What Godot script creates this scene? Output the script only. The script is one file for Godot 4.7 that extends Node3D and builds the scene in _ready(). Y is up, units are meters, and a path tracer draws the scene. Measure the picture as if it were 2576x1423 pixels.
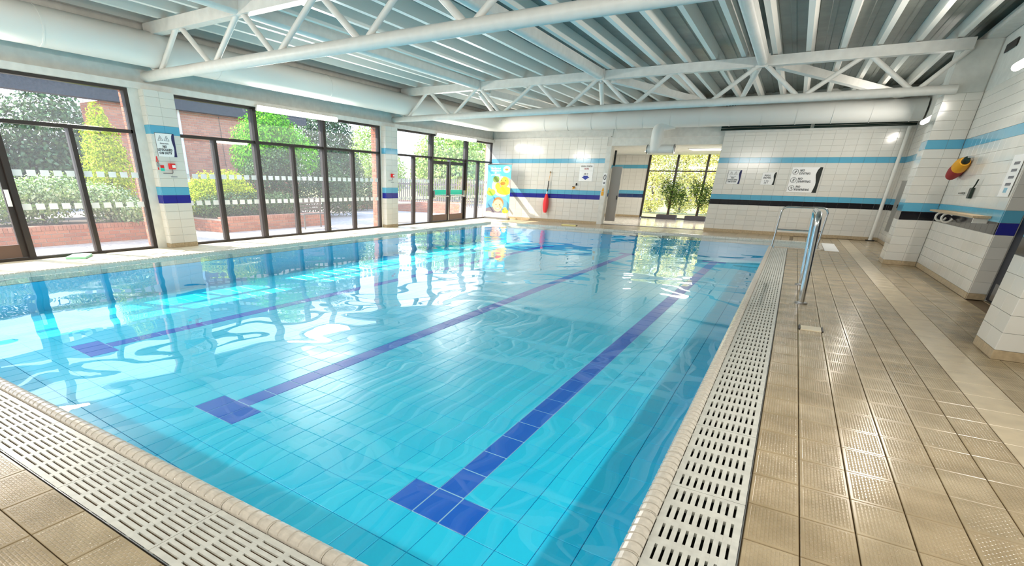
extends Node3D
# An indoor leisure pool: glazed wall on the left, trusses under a metal roof, tiled walls, deck and overflow gratings.

var M := {}
var names := {}
var rng := RandomNumberGenerator.new()

# ---------------------------------------------------------------- geometry kernel
class Geo:
	var v := PackedVector3Array()
	var n := PackedVector3Array()
	var uv := PackedVector2Array()
	var col := PackedColorArray()
	var tint := Color(1, 1, 1)
	var tinted := false
	var mapped := false

	func tri(a: Vector3, b: Vector3, c: Vector3, na: Vector3, nb: Vector3, nc: Vector3) -> void:
		var f := (b - a).cross(c - a)
		if f.dot(na + nb + nc) > 0.0:
			var t := b
			b = c
			c = t
			t = nb
			nb = nc
			nc = t
		v.append(a); v.append(b); v.append(c)
		n.append(na); n.append(nb); n.append(nc)
		if tinted:
			col.append(tint); col.append(tint); col.append(tint)

	func quad(a: Vector3, b: Vector3, c: Vector3, d: Vector3, nn: Vector3) -> void:
		tri(a, b, c, nn, nn, nn)
		tri(a, c, d, nn, nn, nn)

	func box(lo: Vector3, hi: Vector3, t := Transform3D.IDENTITY, skip := "") -> void:
		var p := []
		for i in 8:
			p.append(t * Vector3(hi.x if i & 1 else lo.x, hi.y if i & 2 else lo.y, hi.z if i & 4 else lo.z))
		var b := t.basis.orthonormalized()
		if not skip.contains("l"): quad(p[0], p[2], p[6], p[4], -b.x)
		if not skip.contains("r"): quad(p[1], p[3], p[7], p[5], b.x)
		if not skip.contains("b"): quad(p[0], p[1], p[5], p[4], -b.y)
		if not skip.contains("t"): quad(p[2], p[3], p[7], p[6], b.y)
		if not skip.contains("n"): quad(p[0], p[1], p[3], p[2], -b.z)
		if not skip.contains("f"): quad(p[4], p[5], p[7], p[6], b.z)

	# box whose +z face is chamfered all round (a tile or a brick), front at z = th
	func slab(w: float, h: float, th: float, bev: float, t := Transform3D.IDENTITY) -> void:
		var x := w / 2.0
		var y := h / 2.0
		var o := [Vector3(-x, -y, th - bev), Vector3(x, -y, th - bev), Vector3(x, y, th - bev), Vector3(-x, y, th - bev)]
		var i := [Vector3(-x + bev, -y + bev, th), Vector3(x - bev, -y + bev, th), Vector3(x - bev, y - bev, th), Vector3(-x + bev, y - bev, th)]
		var g := [Vector3(-x, -y, 0), Vector3(x, -y, 0), Vector3(x, y, 0), Vector3(-x, y, 0)]
		var nn := [Vector3(0, -1, 0), Vector3(1, 0, 0), Vector3(0, 1, 0), Vector3(-1, 0, 0)]
		quad(t * i[0], t * i[1], t * i[2], t * i[3], t.basis.z.normalized())
		for k in 4:
			var l := (k + 1) % 4
			quad(t * o[k], t * o[l], t * i[l], t * i[k], (t.basis * (nn[k] + Vector3(0, 0, 1))).normalized())
			quad(t * g[k], t * g[l], t * o[l], t * o[k], (t.basis * nn[k]).normalized())

	func ring(c: Vector3, ax: Vector3, side: Vector3, r: float, seg: int) -> Array:
		var up := ax.cross(side).normalized()
		var out := []
		for k in seg:
			var a := TAU * k / seg
			out.append(c + (side * cos(a) + up * sin(a)) * r)
		return out

	# round bar through points; radius may be one number or one for each point
	func tube(pts: Array, r, seg := 12, caps := true) -> void:
		var rings := []
		var cs := []
		var last_side := Vector3.ZERO
		for k in pts.size():
			var a: Vector3 = pts[max(k - 1, 0)]
			var b: Vector3 = pts[min(k + 1, pts.size() - 1)]
			var ax := (b - a).normalized()
			var side := last_side - ax * last_side.dot(ax)
			if side.length() < 0.01:
				side = ax.cross(Vector3.UP if absf(ax.y) < 0.9 else Vector3.RIGHT)
			side = side.normalized()
			last_side = side
			var rr: float = r[k] if r is Array else r
			rings.append(ring(pts[k], ax, side, rr, seg))
			cs.append([pts[k], ax])
		for k in pts.size() - 1:
			for s in seg:
				var t := (s + 1) % seg
				var a: Vector3 = rings[k][s]
				var b: Vector3 = rings[k][t]
				var c: Vector3 = rings[k + 1][t]
				var d: Vector3 = rings[k + 1][s]
				var na: Vector3 = (a - cs[k][0]).normalized()
				var nb: Vector3 = (b - cs[k][0]).normalized()
				var nc: Vector3 = (c - cs[k + 1][0]).normalized()
				var nd: Vector3 = (d - cs[k + 1][0]).normalized()
				if na == Vector3.ZERO: na = nd
				if nb == Vector3.ZERO: nb = nc
				if nc == Vector3.ZERO: nc = nb
				if nd == Vector3.ZERO: nd = na
				tri(a, b, c, na, nb, nc)
				tri(a, c, d, na, nc, nd)
		if caps:
			for e in [0, pts.size() - 1]:
				var ax: Vector3 = cs[e][1] * (-1.0 if e == 0 else 1.0)
				for s in range(1, seg - 1):
					tri(rings[e][0], rings[e][s], rings[e][s + 1], ax, ax, ax)

	# flat outline in x, y pushed out along z
	func plate(poly: PackedVector2Array, z0: float, z1: float, t := Transform3D.IDENTITY) -> void:
		var idx := Geometry2D.triangulate_polygon(poly)
		var bz := t.basis.z.normalized()
		for k in range(0, idx.size(), 3):
			for e in [[z1, 1.0], [z0, -1.0]]:
				var q := []
				for j in 3:
					var p := poly[idx[k + j]]
					q.append(t * Vector3(p.x, p.y, e[0]))
				tri(q[0], q[1], q[2], bz * e[1], bz * e[1], bz * e[1])
		var turn := 0.0
		for k in poly.size():
			turn += poly[k].cross(poly[(k + 1) % poly.size()])
		for k in poly.size():
			var a := poly[k]
			var b := poly[(k + 1) % poly.size()]
			var e := (b - a) * (1.0 if turn > 0 else -1.0)
			var nn := (t.basis * Vector3(e.y, -e.x, 0)).normalized()
			quad(t * Vector3(a.x, a.y, z0), t * Vector3(b.x, b.y, z0), t * Vector3(b.x, b.y, z1), t * Vector3(a.x, a.y, z1), nn)

	# profile (points across, in x, y) swept straight along z from z0 to z1, smooth where asked
	func sweep(prof: PackedVector2Array, z0: float, z1: float, smooth := false, caps := false) -> void:
		var nn := []
		for k in prof.size() - 1:
			var e := (prof[k + 1] - prof[k]).normalized()
			nn.append(Vector3(-e.y, e.x, 0))
		for k in prof.size() - 1:
			var na: Vector3 = nn[k]
			var nb: Vector3 = nn[k]
			if smooth:
				na = (nn[k] + nn[max(k - 1, 0)]).normalized()
				nb = (nn[k] + nn[min(k + 1, nn.size() - 1)]).normalized()
			var a := Vector3(prof[k].x, prof[k].y, z0)
			var b := Vector3(prof[k + 1].x, prof[k + 1].y, z0)
			var c := Vector3(prof[k + 1].x, prof[k + 1].y, z1)
			var d := Vector3(prof[k].x, prof[k].y, z1)
			tri(a, b, c, na, nb, nb)
			tri(a, c, d, na, nb, na)
		if caps:
			for e in [[z0, Vector3(0, 0, -1)], [z1, Vector3(0, 0, 1)]]:
				for k in range(1, prof.size() - 1):
					tri(Vector3(prof[0].x, prof[0].y, e[0]), Vector3(prof[k].x, prof[k].y, e[0]), Vector3(prof[k + 1].x, prof[k + 1].y, e[0]), e[1], e[1], e[1])

	func ball(c: Vector3, r: Vector3, seg := 12, rows := 8) -> void:
		for i in rows:
			for j in seg:
				var q := []
				for e in [[i, j], [i, j + 1], [i + 1, j + 1], [i + 1, j]]:
					var a: float = PI * e[0] / rows
					var b: float = TAU * e[1] / seg
					q.append(Vector3(sin(a) * cos(b), cos(a), sin(a) * sin(b)))
				var nn := []
				for p in q:
					nn.append((p / r).normalized())
				tri(c + q[0] * r, c + q[1] * r, c + q[2] * r, nn[0], nn[1], nn[2])
				tri(c + q[0] * r, c + q[2] * r, c + q[3] * r, nn[0], nn[2], nn[3])

	func mesh() -> ArrayMesh:
		var arr := []
		arr.resize(Mesh.ARRAY_MAX)
		arr[Mesh.ARRAY_VERTEX] = v
		arr[Mesh.ARRAY_NORMAL] = n
		if tinted:
			arr[Mesh.ARRAY_COLOR] = col
		if mapped:
			arr[Mesh.ARRAY_TEX_UV] = uv
		var m := ArrayMesh.new()
		m.add_surface_from_arrays(Mesh.PRIMITIVE_TRIANGLES, arr)
		return m

# ---------------------------------------------------------------- naming and placing
func numbered(called: String) -> String:
	if not names.has(called):
		names[called] = 0
		return called
	names[called] += 1
	return "%s_%03d" % [called, names[called]]

func tag(o: Node3D, label: String, category: String, group := "", kind := "") -> Node3D:
	if label: o.set_meta("label", label)
	if category: o.set_meta("category", category)
	if group: o.set_meta("group", group)
	if kind: o.set_meta("kind", kind)
	return o

func thing(called: String, label: String, category: String, at := Vector3.ZERO, group := "", kind := "") -> Node3D:
	var o := Node3D.new()
	o.name = numbered(called)
	add_child(o)
	o.position = at
	tag(o, label, category, group, kind)
	return o

func struct(called: String) -> Node3D:
	return thing(called, "", "", Vector3.ZERO, "", "structure")

func part(parent: Node3D, called: String, m: Mesh, mat: Material, t := Transform3D.IDENTITY) -> MeshInstance3D:
	var o := MeshInstance3D.new()
	o.name = called
	o.mesh = m
	o.material_override = mat
	o.transform = t
	o.cast_shadow = GeometryInstance3D.SHADOW_CASTING_SETTING_ON
	parent.add_child(o, true)
	return o

func pbox(parent: Node3D, called: String, lo: Vector3, hi: Vector3, mat: Material) -> MeshInstance3D:
	var g := Geo.new()
	g.box(lo, hi)
	return part(parent, called, g.mesh(), mat)

func ptube(parent: Node3D, called: String, pts: Array, r, mat: Material, seg := 12) -> MeshInstance3D:
	var g := Geo.new()
	g.tube(pts, r, seg)
	return part(parent, called, g.mesh(), mat)

func at(x: float, y: float, z: float) -> Transform3D:
	return Transform3D(Basis.IDENTITY, Vector3(x, y, z))

func facing(u: Vector3, nrm: Vector3, o: Vector3) -> Transform3D:
	return Transform3D(Basis(u, nrm.cross(u).normalized(), nrm), o)

# rounded corner polyline
func bend(pts: Array, r: float, steps := 6) -> Array:
	var out := [pts[0]]
	for k in range(1, pts.size() - 1):
		var a: Vector3 = pts[k - 1]
		var b: Vector3 = pts[k]
		var c: Vector3 = pts[k + 1]
		var p := b + (a - b).normalized() * r
		var q := b + (c - b).normalized() * r
		for s in steps + 1:
			var t := float(s) / steps
			out.append(p.lerp(b, t).lerp(b.lerp(q, t), t))
	out.append(pts[-1])
	return out

var font: SystemFont
func lettering(parent: Node3D, text: String, height: float, t: Transform3D, mat: Material, squeeze := 1.0, called := "lettering") -> void:
	var tm := TextMesh.new()
	tm.text = text
	tm.font = font
	tm.font_size = 32
	tm.pixel_size = height / 23.0
	tm.depth = 0.004
	tm.curve_step = 2.0
	tm.horizontal_alignment = HORIZONTAL_ALIGNMENT_CENTER
	tm.vertical_alignment = VERTICAL_ALIGNMENT_CENTER
	part(parent, called, tm, mat, t * Transform3D(Basis.from_scale(Vector3(squeeze, 1, 1)), Vector3.ZERO))

# ---------------------------------------------------------------- materials
func mat(c: Color, rough := 0.6, metal := 0.0) -> StandardMaterial3D:
	var m := StandardMaterial3D.new()
	m.albedo_color = c
	m.roughness = rough
	m.metallic = metal
	return m

func noise_tex(freq: float, seed_: int, a: Color, b: Color, size := 512, kind := FastNoiseLite.TYPE_SIMPLEX_SMOOTH) -> NoiseTexture2D:
	var f := FastNoiseLite.new()
	f.seed = seed_
	f.noise_type = kind
	f.frequency = freq
	f.fractal_octaves = 4
	var g := Gradient.new()
	g.set_color(0, a)
	g.set_color(1, b)
	var t := NoiseTexture2D.new()
	t.width = size
	t.height = size
	t.seamless = true
	t.noise = f
	t.color_ramp = g
	return t

func mottle(m: StandardMaterial3D, freq: float, seed_: int, lo: float, scale: float) -> StandardMaterial3D:
	m.albedo_texture = noise_tex(freq, seed_, Color(lo, lo, lo), Color(1, 1, 1), 256)
	m.uv1_triplanar = true
	m.uv1_world_triplanar = true
	m.uv1_scale = Vector3.ONE * scale
	return m
const WAVE := 0.00055
const LAMP := 13.0
const LAMP_COLOR := Color(1.0, 0.97, 0.925)

func _ready() -> void:
	# camera: shifted lens, from the photograph's vanishing points
	var cam := Camera3D.new()
	cam.name = "camera"
	cam.projection = Camera3D.PROJECTION_FRUSTUM
	cam.near = 0.05
	cam.far = 400.0
	var f := 1268.613
	cam.size = 1423.0 / f * cam.near
	cam.frustum_offset = Vector2((1288.0 - 1094.498) / f, (1027.177 - 711.5) / f) * cam.near
	cam.position = Vector3(0, 1.6, 0)
	cam.basis = Basis(Vector3.UP, 0.5734) * Basis(Vector3.RIGHT, -0.4230) * Basis(Vector3.BACK, 0.0210)
	add_child(cam)
	cam.current = true
	# sky and exposure
	var env := Environment.new()
	var sm := ProceduralSkyMaterial.new()
	sm.sky_top_color = Color(0.62, 0.76, 0.93)
	sm.sky_horizon_color = Color(0.95, 0.97, 1.0)
	sm.ground_horizon_color = Color(0.75, 0.75, 0.73)
	sm.ground_bottom_color = Color(0.5, 0.5, 0.48)
	sm.sky_energy_multiplier = 1.6
	var sky := Sky.new()
	sky.sky_material = sm
	env.background_mode = Environment.BG_SKY
	env.sky = sky
	env.tonemap_mode = Environment.TONE_MAPPER_LINEAR
	env.tonemap_exposure = 1.55
	env.sdfgi_enabled = true
	env.ssao_enabled = true
	env.ssil_enabled = true
	var we := WorldEnvironment.new()
	we.name = "world"
	we.environment = env
	add_child(we)
	# sun, coming in over the terrace
	var sun := DirectionalLight3D.new()
	sun.name = "sun"
	sun.light_color = Color(1.0, 0.97, 0.91)
	sun.light_energy = 3.4
	sun.light_angular_distance = 0.6
	sun.shadow_enabled = true
	sun.basis = Basis.looking_at(Vector3(1.0, -1.0, -0.29), Vector3.UP)
	add_child(sun)

	rng.seed = 1234
	font = SystemFont.new()
	font.font_names = PackedStringArray(["Droid Sans"])
	font.font_weight = 700
	make_materials()
	build_floor()
	build_pool()
	build_far()
	build_right()
	build_left()
	build_roof()
	build_outside()
	build_ducts()
	build_lamps()
	build_drain()
	build_coping()
	build_water()
	build_rails()
	build_signs()
	build_banner()
	build_small()
# relief of the deck tiles: a field of small raised bricks inside a plain rim
func deck_relief() -> ImageTexture:
	var w := 144
	var h := 96
	var im := Image.create(w, h, false, Image.FORMAT_RGB8)
	for y in h:
		for x in w:
			var on := 0.0
			if x > 8 and x < w - 8 and y > 6 and y < h - 6:
				var row := int((y - 6) / 7.0)
				var fx := fmod(x + (7.0 if row % 2 == 1 else 0.0), 14.0)
				var fy := fmod(y - 6.0, 7.0)
				on = 1.0 if fx > 1.6 and fy > 1.6 else 0.25
			else:
				on = 0.6
			im.set_pixel(x, y, Color(on, on, on))
	return ImageTexture.create_from_image(im)

func make_materials() -> void:
	M.white = mottle(mat(Color(0.88, 0.875, 0.855), 0.42), 0.02, 3, 0.93, 0.7)
	M.duct = mat(Color(0.86, 0.86, 0.845), 0.5)
	M.plaster = mottle(mat(Color(0.86, 0.865, 0.845), 0.7), 0.03, 4, 0.93, 0.5)
	M.roof_rib = mat(Color(0.92, 0.915, 0.89), 0.35)
	M.roof_pan = mottle(mat(Color(0.47, 0.495, 0.47), 0.4, 0.2), 0.02, 9, 0.86, 0.4)
	M.grout = mat(Color(0.80, 0.795, 0.77), 0.8)
	M.tile_a = mat(Color(0.86, 0.855, 0.83), 0.12)
	M.tile_b = mat(Color(0.845, 0.84, 0.815), 0.14)
	M.tile_c = mat(Color(0.855, 0.845, 0.815), 0.16)
	M.band_light = mat(Color(0.37, 0.67, 0.79), 0.12)
	M.band_navy = mat(Color(0.15, 0.17, 0.56), 0.12)
	M.band_black = mat(Color(0.045, 0.045, 0.085), 0.12)
	M.skirting = mottle(mat(Color(0.76, 0.68, 0.55), 0.35), 0.05, 6, 0.85, 1.0)
	# deck tiles in three tones, relief on their own coordinates
	var relief := deck_relief()
	var stain := noise_tex(0.012, 21, Color(0.80, 0.79, 0.76), Color(1, 1, 1), 512)
	var tones := [Color(0.725, 0.65, 0.525), Color(0.71, 0.635, 0.51), Color(0.735, 0.665, 0.545)]
	for k in 3:
		var m := mat(tones[k], 0.2)
		m.heightmap_enabled = true
		m.heightmap_texture = relief
		m.heightmap_scale = 0.25
		m.detail_enabled = true
		m.detail_albedo = stain
		m.detail_blend_mode = BaseMaterial3D.BLEND_MODE_MUL
		m.detail_uv_layer = BaseMaterial3D.DETAIL_UV_2
		m.uv2_triplanar = true
		m.uv2_world_triplanar = true
		m.uv2_scale = Vector3.ONE * 0.35
		M["deck%d" % k] = m
	M.deck_pale = mottle(mat(Color(0.90, 0.85, 0.745), 0.35), 0.03, 31, 0.9, 0.5)
	M.deck_strip = mottle(mat(Color(0.81, 0.745, 0.63), 0.3), 0.03, 32, 0.88, 0.5)
	M.deck_joint = mat(Color(0.40, 0.32, 0.22), 0.8)
	M.grating = mottle(mat(Color(0.84, 0.84, 0.81), 0.38), 0.05, 12, 0.9, 0.9)
	M.trough = mat(Color(0.16, 0.145, 0.12), 0.7)
	M.coping = mottle(mat(Color(0.85, 0.82, 0.77), 0.2), 0.06, 14, 0.86, 1.2)
	M.steel = mat(Color(0.78, 0.79, 0.80), 0.16, 1.0)
	M.steel_dull = mat(Color(0.62, 0.62, 0.62), 0.35, 1.0)
	for k in 3:
		M["pool%d" % k] = mat([Color(0.11, 0.82, 0.965), Color(0.125, 0.83, 0.97), Color(0.10, 0.805, 0.96)][k], 0.3)
	M.pool_lane = mat(Color(0.0, 0.38, 0.82), 0.4)
	M.pool_joint = mat(Color(0.07, 0.68, 0.86), 0.7)
	M.lane_joint = mat(Color(0.62, 0.83, 0.93), 0.7)
	var w := mat(Color(0.35, 0.85, 1.0, 0.012), 0.01)
	w.transparency = BaseMaterial3D.TRANSPARENCY_ALPHA
	w.metallic_specular = 0.45
	M.water = w
	var gl := mat(Color(0.93, 0.93, 0.95, 0.05), 0.03)
	gl.backlight_enabled = true
	gl.backlight = Color(0.28, 0.28, 0.29)
	gl.transparency = BaseMaterial3D.TRANSPARENCY_ALPHA
	gl.metallic_specular = 0.42
	M.glass = gl
	M.frame = mat(Color(0.19, 0.165, 0.155), 0.4, 0.2)
	M.door_rail = mat(Color(0.36, 0.27, 0.23), 0.4)
	M.sticker = mat(Color(0.93, 0.94, 0.95), 0.5)
	var lamp := mat(Color(1, 1, 1), 0.4)
	lamp.emission_enabled = true
	lamp.emission = Color(1.0, 0.99, 0.96)
	lamp.emission_energy_multiplier = 2.2
	M.lamp = lamp
	M.sign_white = mat(Color(0.95, 0.95, 0.95), 0.35)
	M.ink = mat(Color(0.10, 0.10, 0.13), 0.5)
	M.ink_grey = mat(Color(0.45, 0.45, 0.48), 0.5)
	M.swoosh = mat(Color(0.06, 0.09, 0.33), 0.4)
	M.swoosh_green = mat(Color(0.05, 0.09, 0.07), 0.4)
	M.red = mat(Color(0.88, 0.10, 0.12), 0.4)
	M.red_dull = mat(Color(0.62, 0.17, 0.17), 0.7)
	M.amber = mat(Color(0.93, 0.66, 0.14), 0.6)
	M.buoy = mat(Color(0.95, 0.22, 0.25), 0.4)
	M.turquoise = mat(Color(0.10, 0.80, 0.70), 0.4)
	M.arrow = mat(Color(0.10, 0.22, 0.62), 0.4)
	M.sign_red = mat(Color(0.62, 0.20, 0.20), 0.5)
	M.dark_green = mat(Color(0.03, 0.13, 0.10), 0.35)
	M.dark_door = mat(Color(0.06, 0.09, 0.15), 0.5)
	M.grey_door = mat(Color(0.62, 0.60, 0.58), 0.5)
	M.grey_panel = mat(Color(0.52, 0.52, 0.50), 0.45, 0.2)
	M.black = mat(Color(0.05, 0.05, 0.055), 0.5)
	M.wood = mottle(mat(Color(0.80, 0.70, 0.56), 0.5), 0.05, 41, 0.8, 3.0)
	M.planter = mat(Color(0.23, 0.22, 0.25), 0.6)
	M.bark = mottle(mat(Color(0.38, 0.29, 0.21), 0.85), 0.08, 43, 0.6, 4.0)
	M.mortar = mat(Color(0.72, 0.66, 0.61), 0.9)
	var br := mottle(mat(Color(1, 1, 1), 0.85), 0.07, 47, 0.78, 2.2)
	br.vertex_color_use_as_albedo = true
	M.brick = br
	M.fascia = mottle(mat(Color(0.29, 0.29, 0.32), 0.7), 0.06, 51, 0.7, 0.6)
	M.fence = mottle(mat(Color(0.50, 0.47, 0.44), 0.8), 0.05, 52, 0.7, 1.0)
	M.paving = mottle(mat(Color(0.76, 0.70, 0.67), 0.85), 0.04, 53, 0.8, 0.5)
	M.paving_b = mottle(mat(Color(0.80, 0.75, 0.71), 0.85), 0.04, 54, 0.8, 0.5)
	M.lawn = mottle(mat(Color(0.74, 0.72, 0.42), 0.95), 0.05, 55, 0.6, 0.8)
	M.soil = mottle(mat(Color(0.33, 0.26, 0.20), 0.95), 0.08, 56, 0.6, 1.5)
	var lf := mat(Color(1, 1, 1), 0.8)
	lf.metallic_specular = 0.15
	lf.vertex_color_use_as_albedo = true
	lf.backlight_enabled = true
	lf.backlight = Color(0.55, 0.6, 0.35)
	M.leaf = lf
	M.amber_pale = mat(Color(0.88, 0.84, 0.55), 0.5)
	M.kickboard = mat(Color(0.55, 0.78, 0.66), 0.6)
	M.pole_white = mat(Color(0.88, 0.88, 0.86), 0.4)
	M.table_top = mat(Color(0.84, 0.82, 0.80), 0.5)
	M.bay_floor = mottle(mat(Color(0.86, 0.83, 0.79), 0.12), 0.03, 61, 0.92, 0.4)
	M.band_bay = mat(Color(0.13, 0.22, 0.42), 0.15)
	M.pool_side = mat(Color(0.10, 0.74, 0.92), 0.3)
# ---------------------------------------------------------------- tiles
func slab_geo(w: float, h: float, th: float, bev: float, with_uv := false) -> Geo:
	var g := Geo.new()
	g.slab(w, h, th, bev)
	if with_uv:
		g.mapped = true
		for p in g.v:
			g.uv.append(Vector2(p.x / w + 0.5, 0.5 - p.y / h))
	return g

func merge(dst: Geo, src: Geo, t: Transform3D) -> void:
	for k in src.v.size():
		dst.v.append(t * src.v[k])
		dst.n.append((t.basis * src.n[k]).normalized())
	if src.mapped:
		dst.uv.append_array(src.uv)

var tile_cache := {}
func wall_tile(w: float, h: float) -> Geo:
	var key := "%d_%d" % [roundi(w * 1000), roundi(h * 1000)]
	if not tile_cache.has(key):
		var g := slab_geo(w, h, 0.012, 0.002)
		tile_cache[key] = [g, g.mesh()]
	return tile_cache[key][0]

func wall_tile_mesh(w: float, h: float) -> Mesh:
	wall_tile(w, h)
	return tile_cache["%d_%d" % [roundi(w * 1000), roundi(h * 1000)]][1]

# One tiled face. p0 is its foot at the start of u; nrm looks out of the wall (u x up = nrm). Coloured bands as in the hall.
func tile_face(parent: Node3D, p0: Vector3, u: Vector3, nrm: Vector3, length: float, top: float, dark: Material, budget: int, from_y := 0.0, pitch := 0.34, shift := 0.0) -> int:
	var rows := [[0.0, 0.10, "skirt"]]
	for k in 5: rows.append([0.10 + 0.18 * k, 0.28 + 0.18 * k, "white"])
	rows.append([1.00, 1.18, "dark"])
	rows.append([1.18, 1.36, "light"])
	for k in 6: rows.append([1.36 + 0.1817 * k, 1.36 + 0.1817 * (k + 1), "white"])
	rows.append([2.45, 2.63, "light"])
	for k in 12: rows.append([2.63 + 0.1817 * k, 2.63 + 0.1817 * (k + 1), "white"])
	var rest := Geo.new()
	var used := 0
	var whites := [M.tile_a, M.tile_b, M.tile_c]
	for r in rows:
		var y0: float = max(r[0], from_y)
		var y1: float = min(r[1], top)
		if y1 - y0 < 0.03: continue
		var edges := [0.0]
		var e := pitch - fposmod(shift, pitch)
		while e < length - 0.05:
			if e > 0.05: edges.append(e)
			e += pitch
		edges.append(length)
		for k in edges.size() - 1:
			var w: float = edges[k + 1] - edges[k] - 0.0035
			var h := y1 - y0 - 0.0035
			var c: Vector3 = p0 + u * ((edges[k] + edges[k + 1]) / 2.0)
			c.y = (y0 + y1) / 2.0
			var t := facing(u, nrm, c)
			if r[2] == "white":
				if used < budget:
					part(parent, "tile", wall_tile_mesh(w, h), whites[rng.randi() % 3], t)
					used += 1
				else:
					merge(rest, wall_tile(w, h), t)
			elif r[2] == "skirt":
				part(parent, "skirting_tile", wall_tile_mesh(w, h), M.skirting, t)
			else:
				part(parent, "band_tile", wall_tile_mesh(w, h), dark if r[2] == "dark" else M.band_light, t)
	if rest.v.size():
		var o := part(parent, "tiles", rest.mesh(), M.tile_a)
		o.set_meta("kind", "stuff")
	return used

# ---------------------------------------------------------------- floor
func build_floor() -> void:
	var f := struct("floor")
	# concrete bed with the pool cut out of it
	var g := Geo.new()
	g.box(Vector3(-12.9, -0.30, -1.25), Vector3(3.0, -0.012, 3.2), Transform3D.IDENTITY, "")
	g.box(Vector3(-12.9, -0.30, -24.4), Vector3(-10.98, -0.012, -1.25))
	g.box(Vector3(-10.98, -0.30, -24.4), Vector3(3.0, -0.012, -21.22))
	g.box(Vector3(1.05, -0.30, -21.22), Vector3(3.0, -0.012, -18.76))
	g.box(Vector3(0.19, -0.30, -18.76), Vector3(3.0, -0.012, -1.25))
	part(f, "joint_bed", g.mesh(), M.deck_joint)
	var made := []
	# right-hand deck: long side of the tile along the pool
	var cols := []
	for i in 6: cols.append([0.1915 + 0.242 * i, 0.1915 + 0.242 * (i + 1), false])
	cols.append([1.6435, 1.955, true])
	for i in 3: cols.append([1.955 + 0.265 * i, 1.955 + 0.265 * (i + 1), false])
	for j in 66:
		var z1 := -3.70 + 0.3765 * 6 - 0.3765 * j
		var z0 := z1 - 0.3765
		if z0 < -24.0: break
		if z1 > -0.8: continue
		for c in cols:
			if z0 < -18.8 and z1 > -21.5 and c[0] < 0.9: continue
			made.append([c[0], c[1], z0, z1, true, c[2]])
	# near deck: tiles turned the other way
	for i in 44:
		for j in 6:
			var x0 := -2.345 - 0.3555 * 29 + 0.3555 * i
			if x0 < -12.6 or x0 > 2.6: continue
			made.append([x0, x0 + 0.3555, -0.838 + 0.245 * j, -0.838 + 0.245 * (j + 1), false, false])
	# strip beside the windows and the far deck
	for j in 62:
		for i in 7:
			made.append([-12.62 + 0.2345 * i, -12.62 + 0.2345 * (i + 1), -0.84 - 0.3765 * (j + 1), -0.84 - 0.3765 * j, true, true])
	for i in 31:
		for j in 11:
			made.append([-10.98 + 0.3645 * i, -10.98 + 0.3645 * (i + 1), -23.98 + 0.2445 * j, -23.98 + 0.2445 * (j + 1), false, false])
	var eye := Vector3(0.2, 1.6, 0)
	var keyed := []
	for k in made.size():
		var m: Array = made[k]
		var c := Vector3((m[0] + m[1]) / 2.0, 0, (m[2] + m[3]) / 2.0)
		var d := c.distance_to(eye)
		# only tiles that the photograph shows count among the nearest
		var seen: bool = (m[0] > 0.15 and c.z < -2.0) or (c.z > -0.9 and c.x < -1.8 and c.x > -4.4 and c.z < -0.2)
		keyed.append([d if seen else d + 100.0, k])
	keyed.sort()
	var rest := Geo.new()
	rest.mapped = true
	var pale := Geo.new()
	var strip := Geo.new()
	var cache := {}
	for q in keyed.size():
		var m: Array = made[keyed[q][1]]
		var w: float = m[1] - m[0] - 0.006
		var d: float = m[3] - m[2] - 0.005
		var along: bool = m[4]
		var key := "%d_%d_%s" % [roundi(w * 1000), roundi(d * 1000), along]
		if not cache.has(key):
			var s := slab_geo(d if along else w, w if along else d, 0.018, 0.003, true)
			cache[key] = [s, s.mesh()]
		var pos := Vector3((m[0] + m[1]) / 2.0, -0.018, (m[2] + m[3]) / 2.0)
		var b := Basis(Vector3(0, 0, -1), Vector3(-1, 0, 0), Vector3(0, 1, 0)) if along else Basis(Vector3(1, 0, 0), Vector3(0, 0, -1), Vector3(0, 1, 0))
		var t := Transform3D(b, pos)
		if q < 300:
			part(f, "tile", cache[key][1], M.deck_strip if m[5] else M["deck%d" % (rng.randi() % 3)], t)
		elif m[5]:
			merge(pale if m[0] < 0.0 else strip, slab_geo(d, w, 0.018, 0.003), t)
		else:
			merge(rest, cache[key][0], t)
	part(f, "tiles", rest.mesh(), M.deck0).set_meta("kind", "stuff")
	part(f, "pale_tiles", pale.mesh(), M.deck_pale).set_meta("kind", "stuff")
	part(f, "strip_tiles", strip.mesh(), M.deck_strip).set_meta("kind", "stuff")
	# floor of the seating bay behind the far wall
	pbox(f, "bay_floor", Vector3(-9.2, -0.30, -31.5), Vector3(-2.4, -0.002, -24.4), M.bay_floor)
	pbox(f, "threshold_strip", Vector3(-6.9, -0.01, -24.42), Vector3(-2.75, 0.012, -24.3), M.steel_dull)

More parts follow.
